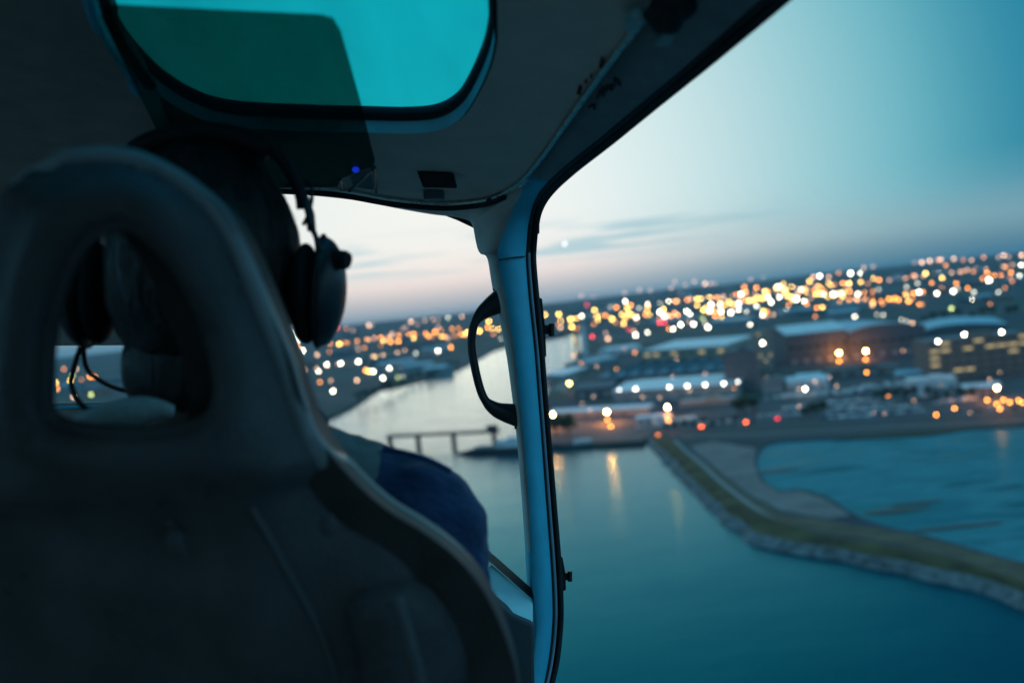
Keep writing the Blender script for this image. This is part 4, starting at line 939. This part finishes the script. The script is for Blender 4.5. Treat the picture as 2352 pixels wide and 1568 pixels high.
low = [P3(1080, 1310, 1.31), P3(1140, 1380, 1.297), P3(1180, 1414, 1.297), P3(1226, 1434, 1.297), P3(1230, 1760, 1.28), P3(1000, 1760, 1.28)]  # dark trim under the ledge
mk('lower_panel', (low + [p + Vector((0, .03, 0)) for p in low], [tuple(range(6)), tuple(range(11, 5, -1))] + [(i, 6 + i, 6 + (i + 1) % 6, (i + 1) % 6) for i in range(6)]), mat('lower_trim', (.06, .085, .095), .7), heli, bevel=.004)
# left front of the cabin: dark panel, narrow window, lower panel with bright edge
def quadbox(c, d, th, m, name):
    q = [P3(u, v, d) for u, v in c]; return mk(name, (q + [p + Vector((0, th, 0)) for p in q], [(0, 1, 2, 3), (7, 6, 5, 4)] + [(i, 4 + i, 4 + (i + 1) % 4, (i + 1) % 4) for i in range(4)]), m, heli, bevel=.003)
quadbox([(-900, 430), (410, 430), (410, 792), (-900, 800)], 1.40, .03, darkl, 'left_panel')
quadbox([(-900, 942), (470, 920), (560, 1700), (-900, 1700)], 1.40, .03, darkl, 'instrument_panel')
mk('panel_edge', tube([P3(-400, 944, 1.396), P3(110, 938, 1.396), P3(470, 919, 1.396)], .0022, 8), sky_lit_p, heli)

# floor and walls of the cabin behind the camera
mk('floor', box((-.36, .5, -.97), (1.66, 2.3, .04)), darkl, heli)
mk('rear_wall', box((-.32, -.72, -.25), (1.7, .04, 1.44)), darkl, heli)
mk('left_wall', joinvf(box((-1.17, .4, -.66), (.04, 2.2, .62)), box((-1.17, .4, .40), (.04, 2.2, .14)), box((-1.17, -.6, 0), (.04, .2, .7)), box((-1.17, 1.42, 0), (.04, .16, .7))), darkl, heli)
mk('left_window', box((-1.17, .42, 0), (.006, 1.84, .68)), pane('clear_glass_left', (.9, .93, .93), .03), heli)
# moulded grab handle on the pillar
hp = smoothline([P3(1152, 690, 1.415), P3(1128, 704, 1.41), P3(1104, 722, 1.405), P3(1088, 748, 1.40), P3(1083, 790, 1.40), P3(1090, 840, 1.40), P3(1103, 893, 1.40), P3(1117, 922, 1.40), P3(1140, 940, 1.405), P3(1165, 948, 1.41), P3(1192, 954, 1.415)], 5)
nn_ = len(hp)
hr = [.0046 + .0095 * max(0, (1 - i / (nn_ * .27))) + .0088 * max(0, (i / nn_ - .68) / .32) ** .8 for i in range(nn_)]
gh = mk('grab_handle', tube(hp, hr, 12, sx=1.3), mat('handle_plastic', (.03, .03, .032), .32, scale=40), heli, smooth=True)
for q in (((1131, 662), (1137, 688), (1152, 730), (1146, 672)), ((1178, 940), (1182, 985), (1191, 985), (1190, 940))):
    v4 = [P3(u, v, 1.418) for u, v in q]; mk('mount', (v4 + [p + Vector((.004, .02, 0)) for p in v4], [(0, 1, 2, 3), (7, 6, 5, 4)] + [(i, 4 + i, 4 + (i + 1) % 4, (i + 1) % 4) for i in range(4)]), blackp, gh)
# hinges of the removed door
for (u0, v0, u1, v1, uc, vc) in ((1243, 682, 1254, 822, 1262, 757), (1290, 1275, 1299, 1358, 1305, 1322)):
    h_ = mk('hinge', loft([[P3(u0 - 8, v0, 1.43), P3(u0 - 4 + (u1 - u0) * .5, (v0 + v1) / 2, 1.43), P3(u1 - 8, v1, 1.43)], [P3(u0 + 2, v0 + 4, 1.43), P3(u0 + 9, (v0 + v1) / 2, 1.43), P3(u1 + 1, v1 - 4, 1.43)], [P3(u0 + 2, v0 + 4, 1.46), P3(u0 + 9, (v0 + v1) / 2, 1.46), P3(u1 + 1, v1 - 4, 1.46)]]), blackp, heli)
    k = .8 if u0 > 1280 else 1.0
    mk('pin_clip', joinvf(tube([P3(uc + 5 * k, vc - 14 * k, 1.44), P3(uc + 5 * k, vc + 15 * k, 1.44)], .0042 * k, 12), box(P3(uc - 5, vc, 1.445), (.012, .008, .013 * k))), blackp, h_)
mk('stop_block', box(P3(1234, 522, 1.455), (.006, .02, .017)), rubber, heli)

# ================================================================== pilot's seat
seat = empty('pilot_seat', (-.245, .66, -.93), cabin=True)
tag(seat, 'dark moulded high-back pilot seat with an opening behind the head', 'seat')
shell_m = mat('seat_shell', (.092, .088, .09), .30, scale=14, var=.35, bump=.35, bscale=420)
cush_m = mat('seat_leather', (.06, .05, .045), .55, scale=30, var=.3, bump=.2, bscale=300)
XC = -.254
sd0 = lambda v: .575 + .095 * (v - 340) / 1228
right_px = [(180, 338), (255, 339), (330, 353), (400, 386), (455, 424), (505, 470), (550, 540), (585, 615), (615, 690), (645, 765), (670, 830), (690, 900), (712, 960), (740, 1015), (780, 1066), (830, 1120), (885, 1166), (960, 1212), (1035, 1270), (1095, 1340), (1138, 1420), (1168, 1500), (1188, 1580), (1200, 1700), (1205, 1850)]
WRAP = .055
rl3 = [P3(u, v, sd0(v) + WRAP) for u, v in right_px]
rxz = [Vector((p.x, p.z)) for p in rl3]
rs_ = [Vector((p.x, p.y)) for p in smoothline([Vector((p.x, p.y, 0)) for p in rxz], 4)]
nr_ = normals2(rs_); rs_ = [p - q * .0085 * (1 if q.y > 0 or q.x > 0 else -1) for p, q in zip(rs_, nr_)]   # leave room for the rounded edge
rs_ = [p for p in rs_ if p.x >= XC]
zmax = rs_[0].y
LW = 1.28
lefts = [Vector((XC - (p.x - XC) * LW, p.y)) for p in reversed(rs_)]
outline = rs_ + lefts
def halfw(z):
    for i in range(len(rs_) - 1):
        if rs_[i + 1].y <= z <= rs_[i].y:
            t_ = (z - rs_[i + 1].y) / max(1e-6, rs_[i].y - rs_[i + 1].y); return max(.02, (rs_[i + 1].x + (rs_[i].x - rs_[i + 1].x) * t_) - XC)
    return max(.02, (rs_[0].x if z > zmax else rs_[-1].x) - XC)
hole_px = [(252, 528), (205, 552), (168, 604), (136, 690), (116, 780), (106, 870), (104, 925), (122, 955), (175, 974), (260, 982), (350, 980), (425, 968), (462, 945), (473, 900), (462, 835), (440, 765), (410, 685), (372, 610), (325, 552), (290, 530), (252, 528)]
hl = [P3(u, v, sd0(v) + .004) for u, v in hole_px]
seat_hole = [Vector((p.x, p.y)) for p in smoothline([Vector((p.x, p.z, 0)) for p in hl], 3)][:-1]
hc = sum(seat_hole, Vector((0, 0))) / len(seat_hole); seat_hole = [p + (p - hc).normalized() * .006 for p in seat_hole]
from mathutils.kdtree import KDTree
SHK = KDTree(len(seat_hole))
for i, q in enumerate(seat_hole): SHK.insert((q.x, q.y, 0), i)
SHK.balance()
def seat_y(x, z):
    v = 340.0
    for _ in range(6): v = H2 - F * z / sd0(v)
    y = sd0(v)
    t_ = min(1.0, abs(x - XC) / (halfw(z) * (LW if x < XC else 1.0))); topw = max(0.0, 1 - (zmax - z) / .05)
    y += WRAP * max(t_ ** 4 * .8 + .2 * t_ ** 2, topw ** 2)
    dh = SHK.find((x, z, 0))[2]
    y -= .011 * math.exp(-((dh - .016) / .011) ** 2)     # raised rim round the opening
    y -= .010 * math.exp(-((dh - .052) / .013) ** 2) * (1 if z > -.12 else .2)
    step = H2 - F * z / .63                               # lower shell set deeper, under a curved edge
    lim = 1150 - 46 * ((x - XC) / .12)
    y += .026 / (1 + math.exp(-(step - lim) / 6))
    # soft vertical flutes of the lower shell
    if step > 1160: y += .0035 * math.sin((x - XC) * 62) * min(1, (step - 1160) / 120)
    return y
V, Fc = plate2d(outline, [seat_hole], .0105)
mk('back_shell', slab(V, Fc, lambda p: Vector((p.x, seat_y(p.x, p.y), p.y)), lambda p: Vector((p.x, seat_y(p.x, p.y) + .022, p.y))), shell_m, seat, smooth=True)
ring = [Vector((p.x, seat_y(p.x, p.y) + .008, p.y)) for p in lefts + rs_]
mk('edge_bead', tube(ring[:len(rs_) * 2], .0095, 12), mat('rim_lit_bead', (.34, .36, .36), .3, scale=20, var=.2), seat, smooth=True)  # paler than the shell: rim light along the edge put into the colour
mk('opening_bead', tube([Vector((p.x, seat_y(p.x, p.y) + .012, p.y)) for p in seat_hole], .0065, 10, closed=True), shell_m, seat, smooth=True)
# cushion in front of the shell, a little wider
co = [Vector((XC + (p.x - XC) * 1.012 + (.006 if p.x > XC else -.006), p.y + .004)) for p in outline]
ch = [P3(u, v, sd0(v) + .105) for u, v in hole_px[:-1]]; ch = [Vector((p.x, p.z)) for p in ch]
cc_ = sum(ch, Vector((0, 0))) / len(ch); ch = [cc_ + (p - cc_) * 1.08 for p in ch]
V, Fc = plate2d(co, [ch], .03)
def cy(p, d): return Vector((p.x, sd0(H2 - F * p.y / .63) + WRAP + d + .0 , p.y))
mk('back_cushion', slab(V, Fc, lambda p: cy(p, -.002), lambda p: cy(p, .045)), cush_m, seat, bevel=.012)
mk('seat_cushion', box((XC, .93, -.80), (.50, .52, .12)), cush_m, seat, bevel=.04)
mk('seat_base', box((XC, .92, -.91), (.36, .44, .10)), shell_m, seat, bevel=.02)
# moulded pocket with a grip on the lower right of the shell
pk = [(775, 1440), (800, 1395), (850, 1378), (925, 1372), (1000, 1410), (1068, 1500), (1062, 1640), (830, 1640), (790, 1530)]
pp = []
for u, v in pk:
    q = P3(u, v, sd0(v)); pp.append(Vector((q.x, q.z)))
ps = [Vector((p.x, p.y)) for p in smoothline([Vector((p.x, p.y, 0)) for p in pp + pp[:1]], 4)][:-1]
V, Fc = plate2d(ps, pitch=.008)
pc = sum(ps, Vector((0, 0))) / len(ps)
def pock(p):
    d = min((p - q).length for q in ps); return Vector((p.x, seat_y(p.x, p.y) - .016 * min(1, d / .014) ** .6, p.y))
pkt = mk('pocket', (lambda V_, F_: ([pock(p) for p in V_], F_))(V, Fc), shell_m, seat, smooth=True)
mk('pocket_rib', tube(smoothline([P3(905, 1376, .648), P3(925, 1440, .645), P3(945, 1510, .645), P3(965, 1600, .65)], 4), .006, 10), shell_m, pkt, smooth=True)
for ln in ([(572, 1168), (610, 1240), (655, 1325), (700, 1410), (735, 1490), (765, 1580)], [(384, 1196), (400, 1240), (418, 1290)]):
    mk('moulded_seam', tube(smoothline([Vector((q.x, seat_y(q.x, q.z) - .001, q.z)) for q in [P3(u, v, sd0(v) + .02) for u, v in ln]], 5), .0020, 8), mat('seam_grey', (.14, .14, .145), .35), seat, smooth=True)
for u, v, l in ((402, 1240, 24), (752, 1205, 30)): mk('shell_bolt', ellipsoid(P3(u, v, sd0(v) + .012), (.006, .003, .008)), shell_m, seat, smooth=True)

# ================================================================== the pilot (one continuous body)
PX, PY = -.2755, .885
prim = []
def cap(a, ra, b, rb): prim.append(capsule((PX + a[0], a[1], a[2]), ra, (PX + b[0], b[1], b[2]), rb))
def ell(c, r_, rot=None): prim.append(ellipsoid((PX + c[0], c[1], c[2]), r_, 28, 18, rot))
ell((0, .90, .062), (.077, .096, .112)); ell((0, .945, -.005), (.058, .055, .062))           # skull, jaw
ell((0, 1.0, .035), (.014, .022, .026)); ell((0, .995, .062), (.045, .012, .014)); ell((0, .985, -.022), (.026, .014, .012)); ell((0, .975, -.055), (.026, .024, .02))  # nose, brow, lips, chin
for s in (-1, 1): ell((s * .080, .892, .045), (.010, .020, .032))
cap((0, .885, -.10), .060, (0, .895, .0), .056)                                              # neck
ell((0, .88, -.20), (.175, .105, .13)); ell((0, .885, -.36), (.16, .105, .16)); ell((0, .885, -.54), (.155, .11, .16)); ell((0, .90, -.64), (.18, .13, .11))
for s in (-1, 1):
    cap((s * .035, .885, -.10), .055, (s * .160, .885, -.158), .060)                         # trapezius to shoulder
    ell((s * .190, .885, -.170), (.062, .068, .070))
    cap((s * .196, .885, -.18), .058, (s * .228, .915, -.42), .047)                         # upper arm
    cap((s * .235, .915, -.42), .046, (s * .15, 1.16, -.47), .033)                           # forearm
    cap((s * .08, .93, -.67), .088, (s * .13, 1.32, -.68), .062); cap((s * .13, 1.32, -.68), .058, (s * .13, 1.42, -.93), .042)
    cap((s * .13, 1.40, -.915), .04, (s * .14, 1.60, -.93), .032)
    ell((s * .143, 1.20, -.475), (.040, .05, .018))                                          # palm, then five fingers
    for k, l in enumerate((.062, .072, .066, .052)):
        bx_ = s * (.170 - .018 * k); a = (bx_, 1.235, -.472); m_ = (bx_, 1.235 + l * .55, -.482); e_ = (bx_ - s * .004, 1.235 + l * .7, -.482 - l * .4)
        cap(a, .0092, m_, .0088); cap(m_, .0088, e_, .0078)
    cap((s * .112, 1.185, -.478), .011, (s * .092, 1.215, -.49), .0098); cap((s * .092, 1.215, -.49), .0098, (s * .098, 1.238, -.505), .0085)
bv, bf = joinvf(*prim)
tmp = bpy.data.objects.new('tmp_body', mesh_data('tmp_body', bv, bf, [])); SC.collection.objects.link(tmp)
rm_ = tmp.modifiers.new('r', 'REMESH'); rm_.mode = 'VOXEL'; rm_.voxel_size = .0065
sm_ = tmp.modifiers.new('s', 'SMOOTH'); sm_.iterations = 4; sm_.factor = .5
dg = bpy.context.evaluated_depsgraph_get(); body = bpy.data.meshes.new_from_object(tmp.evaluated_get(dg)); bpy.data.objects.remove(tmp, do_unlink=True)
skin = mat('skin', (.24, .145, .10), .55, scale=30, var=.1); navy = mat('navy_jacket', (.013, .052, .145), .8, scale=50, var=.15, bump=.55, bscale=16, sheen=.2, stretch=(1, 1, 1.9), bdist=.03)
yoke = mat('grey_yoke', (.26, .30, .30), .8, scale=50, var=.2, bump=.3, bscale=500); trous = mat('dark_trousers', (.03, .03, .035), .85, scale=40)
body.materials.clear()
for m_ in (navy, yoke, skin, trous): body.materials.append(m_)
nor_ = [v_.normal.copy() for v_ in body.vertices]
for v_ in body.vertices:                                 # cloth creases on the clothed parts
    c = v_.co
    if c.z < -.085 and c.y < 1.14 and c.z > -.6:
        k = noise.noise(Vector((c.x * 16, c.y * 16, c.z * 34))) * .007 + noise.noise(c * 60) * .0018
        k += .0045 * max(0, noise.noise(Vector((c.x * 9 + c.z * 22, c.y * 20, c.z * 30 - c.x * 26)))) * (1 if abs(c.x - PX) > .14 else .4)
        v_.co = c + nor_[v_.index] * k
for p in body.polygons:
    c = p.center; x, z = abs(c.x - PX), c.z; p.use_smooth = True
    if z > -.078 and x < .12: p.material_index = 2
    elif c.y > 1.14 and z > -.6: p.material_index = 2
    elif z < -.62: p.material_index = 3
    elif z > -.135 - .05 * max(0, (.14 - x) / .14) and x < .160: p.material_index = 1
    else: p.material_index = 0
base = Vector((PX, .95, -.93))
body.transform(Matrix.Translation(-base))
person = bpy.data.objects.new('person', body); SC.collection.objects.link(person); person.matrix_world = M @ Matrix.Translation(base); BASE['person'] = base
tag(person, 'person in navy jacket with grey shoulders and headset, seated, back to us', 'person')
# short dark hair
hv, hf = ellipsoid((PX, .897, .066), (.083, .101, .1155), 72, 48)
hair_v = [v_ + (v_ - Vector((PX, .897, .066))).normalized() * (noise.noise(Vector((v_.x * 90, v_.y * 90, v_.z * 22))) * .0035 + noise.noise(v_ * 25) * .003) for v_ in hv]
keep = [f for f in hf if not ((sum(hair_v[i].y for i in f) / len(f) > .945 and sum(hair_v[i].z for i in f) / len(f) < .115) or sum(hair_v[i].z for i in f) / len(f) < -.045)]
hm = mat('dark_hair', (.022, .015, .011), .45, scale=60, var=.5, bump=.8, bscale=420, stretch=(1, 1, .05), bdist=.004)
nape = ellipsoid((PX, .872, -.022), (.064, .050, .062), 40, 24)
nape_v = [v_ + (v_ - Vector((PX, .872, -.022))).normalized() * noise.noise(Vector((v_.x * 90, v_.y * 90, v_.z * 22))) * .0035 for v_ in nape[0]]
mk('hair', joinvf((hair_v, keep), (nape_v, nape[1])), hm, person, smooth=True)
rg = random.Random(5); V, Fc = [], []
for k in range(1500):                                    # loose strands lying along the head
    q = rg.uniform(0, 2 * math.pi); th = rg.uniform(.05, 1.9)
    n0 = Vector((math.sin(th) * math.cos(q), math.sin(th) * math.sin(q), math.cos(th)))
    p0 = Vector((PX + n0.x * .083, .897 + n0.y * .101, .066 + n0.z * .1155))
    if p0.y > .945 and p0.z < .12: continue
    th2 = th + rg.uniform(.2, .4); n1 = Vector((math.sin(th2) * math.cos(q), math.sin(th2) * math.sin(q), math.cos(th2)))
    p1 = Vector((PX + n1.x * .087, .897 + n1.y * .105, .066 + n1.z * .119)); s_ = n0.cross(Vector((0, 0, 1))).normalized() * .0012
    i = len(V); V += [p0 - s_, p0 + s_, p1]; Fc.append((i, i + 1, i + 2))
mk('hair_strands', (V, Fc), hm, person)['kind'] = 'stuff'
# collar of the jacket
cr = [Vector((PX + .088 * math.cos(q), .888 + .078 * math.sin(q), -.082 + .016 * math.sin(q))) for q in [2 * math.pi * i / 28 for i in range(28)]]
mk('collar', tube(cr, [.020 + .004 * math.sin(i * 1.3) for i in range(28)], 10, closed=True), mat('collar_cloth', (.03, .05, .075), .85, bump=.3), person, smooth=True)
# shirt collar at the nape, window light put into its pale colour
sc_ = smoothline([P3(172, 972, .79), P3(230, 962, .795), P3(290, 950, .80), P3(345, 940, .805), P3(400, 944, .81)], 4)
mk('shirt_collar', tube(sc_, [.004 + .009 * math.sin(math.pi * min(1, (i + 1) / len(sc_))) for i in range(len(sc_))], 10), mat('lit_cotton', (.62, .66, .62), .85, bump=.3), person, smooth=True)
# seams along the sleeve
seam = smoothline([P3(880, 1030, .825), P3(930, 1040, .823), P3(985, 1056, .823), P3(1035, 1082, .828)], 4)
mk('shoulder_seam', tube(seam, .0025, 6), mat('seam_blue', (.03, .09, .25), .8), person, smooth=True)

# ================================================================== headset
hs = empty('headset', (PX, .885, -.02), cabin=True); tag(hs, 'black aviation headset worn by the person, domed ear cups and wire stirrups', 'headset')
hsm = mat('headset_shell', (.04, .043, .047), .33, scale=30, var=.15); pad = mat('headset_pad', (.012, .012, .013), .7)
wire = mat('steel_wire', (.10, .11, .12), .4, .7)
for s in (-1, 1):
    cx, cz = PX + s * .1065, .0445
    rot = Matrix.Rotation(s * .06, 3, 'Y')
    e0 = ellipsoid((0, 0, 0), (.0215, .036, .0495), 32, 20)
    V = []
    for v_ in e0[0]:
        q = v_.copy()
        if s * q.x < 0: q.x *= .35                       # flat towards the ear, domed outside
        q.z *= 1.0 if q.z < 0 else .98
        V.append(rot @ q + Vector((cx, .885, cz)))
    ear = mk('ear_cup', (V, e0[1]), hsm, hs, smooth=True)
    mk('ear_cushion', ellipsoid((PX + s * .0925, .885, cz - .002), (.014, .034, .045), 24, 14), pad, ear, smooth=True)
    mk('knob', tube([Vector((cx + s * .012, .872, cz + .028)), Vector((cx + s * .0235, .868, cz + .0262)), Vector((cx + s * .0265, .867, cz + .0255))], [.0085, .0085, .007], 12), pad, ear, smooth=False)
    mk('cup_seam', tube([rot @ Vector((-.001 * s, .0365 * math.cos(q), .0500 * math.sin(q))) + Vector((cx, .885, cz)) for q in [2 * math.pi * i / 32 for i in range(32)]], .0016, 6, closed=True), pad, ear, smooth=True)
    mk('slider', tube([Vector((PX + s * .089, .885, .135)), Vector((PX + s * .0965, .883, .112)), Vector((PX + s * .098, .882, .098))], [.0035, .0042, .004], 8), wire, hs, smooth=True)
    for dy, w_ in ((-.016, 1), (.016, 1)):
        mk('stirrup', tube(smoothline([Vector((PX + s * .098, .882, .1)), Vector((PX + s * (.104 if dy < 0 else .099), .882 + dy, .093)), Vector((PX + s * (.111 if dy < 0 else .100), .882 + dy * 1.3, .078))], 5), .0026, 8), wire, hs, smooth=True)
band = smoothline([Vector((PX + s * x, .884, z)) for s, x, z in [(-1, .0895, .118), (-1, .086, .135), (-1, .070, .163), (-1, .042, .181), (-1, .01, .188), (1, .01, .188), (1, .042, .181), (1, .070, .163), (1, .086, .135), (1, .0895, .118)]], 5)
mk('headband', tube(band, .0055, 10, sx=1.0), pad, hs, smooth=True)
mk('band_pad', tube([p + Vector((0, 0, -.003)) for p in band[12:-12]], .010, 10), pad, hs, smooth=True)
mk('cable_loop', tube(smoothline([P3(690, 410, .885), P3(706, 414, .89), P3(715, 430, .89), P3(716, 458, .89), P3(709, 490, .885), P3(697, 516, .88)], 6), .0018, 8), rubber, hs, smooth=True)
mk('cup_cable', tube(smoothline([P3(690, 700, .862), P3(700, 690, .858), P3(712, 705, .86), P3(722, 735, .865)], 6), .0018, 8), rubber, hs, smooth=True)
mk('microphone_boom', tube(smoothline([Vector((PX - .112, .90, .0)), Vector((PX - .118, .93, -.03)), Vector((PX - .095, .985, -.05)), Vector((PX - .04, 1.03, -.035))], 6), .0024, 8), rubber, hs, smooth=True)
mk('microphone', ellipsoid((PX - .03, 1.03, -.03), (.012, .010, .010)), pad, hs, smooth=True)
mk('headset_cable', tube(smoothline([Vector((PX - .108, .885, -.005)), Vector((PX - .112, .875, -.035)), Vector((PX - .100, .868, -.055)), Vector((PX - .088, .87, -.062))], 6), .0026, 8), rubber, hs, smooth=True)

# ================================================================== say which one: count along rows of look-alikes, from the left
ORD = 'first second third fourth fifth sixth seventh eighth ninth tenth eleventh twelfth thirteenth fourteenth fifteenth sixteenth seventeenth eighteenth nineteenth twentieth twenty-first twenty-second twenty-third twenty-fourth'.split()
fam = {}
for o in SC.objects:
    if o.parent is None and o.get('group') and o.get('category') in ('light', 'tree', 'car', 'van', 'truck'): fam.setdefault(o['label'], []).append(o)
MI = M.inverted()
def screen_u(o):
    p = MI @ o.matrix_world.translation; return p.x / p.y
bpy.context.view_layer.update()
for lab, objs in fam.items():
    if len(objs) < 2 or len(objs) > len(ORD): continue
    plural = lab
    for i, o in enumerate(sorted(objs, key=screen_u)): o['label'] = f'{ORD[i]} from left, {lab}' if i < len(objs) - 1 or len(objs) < 3 else f'last from left, {lab}'
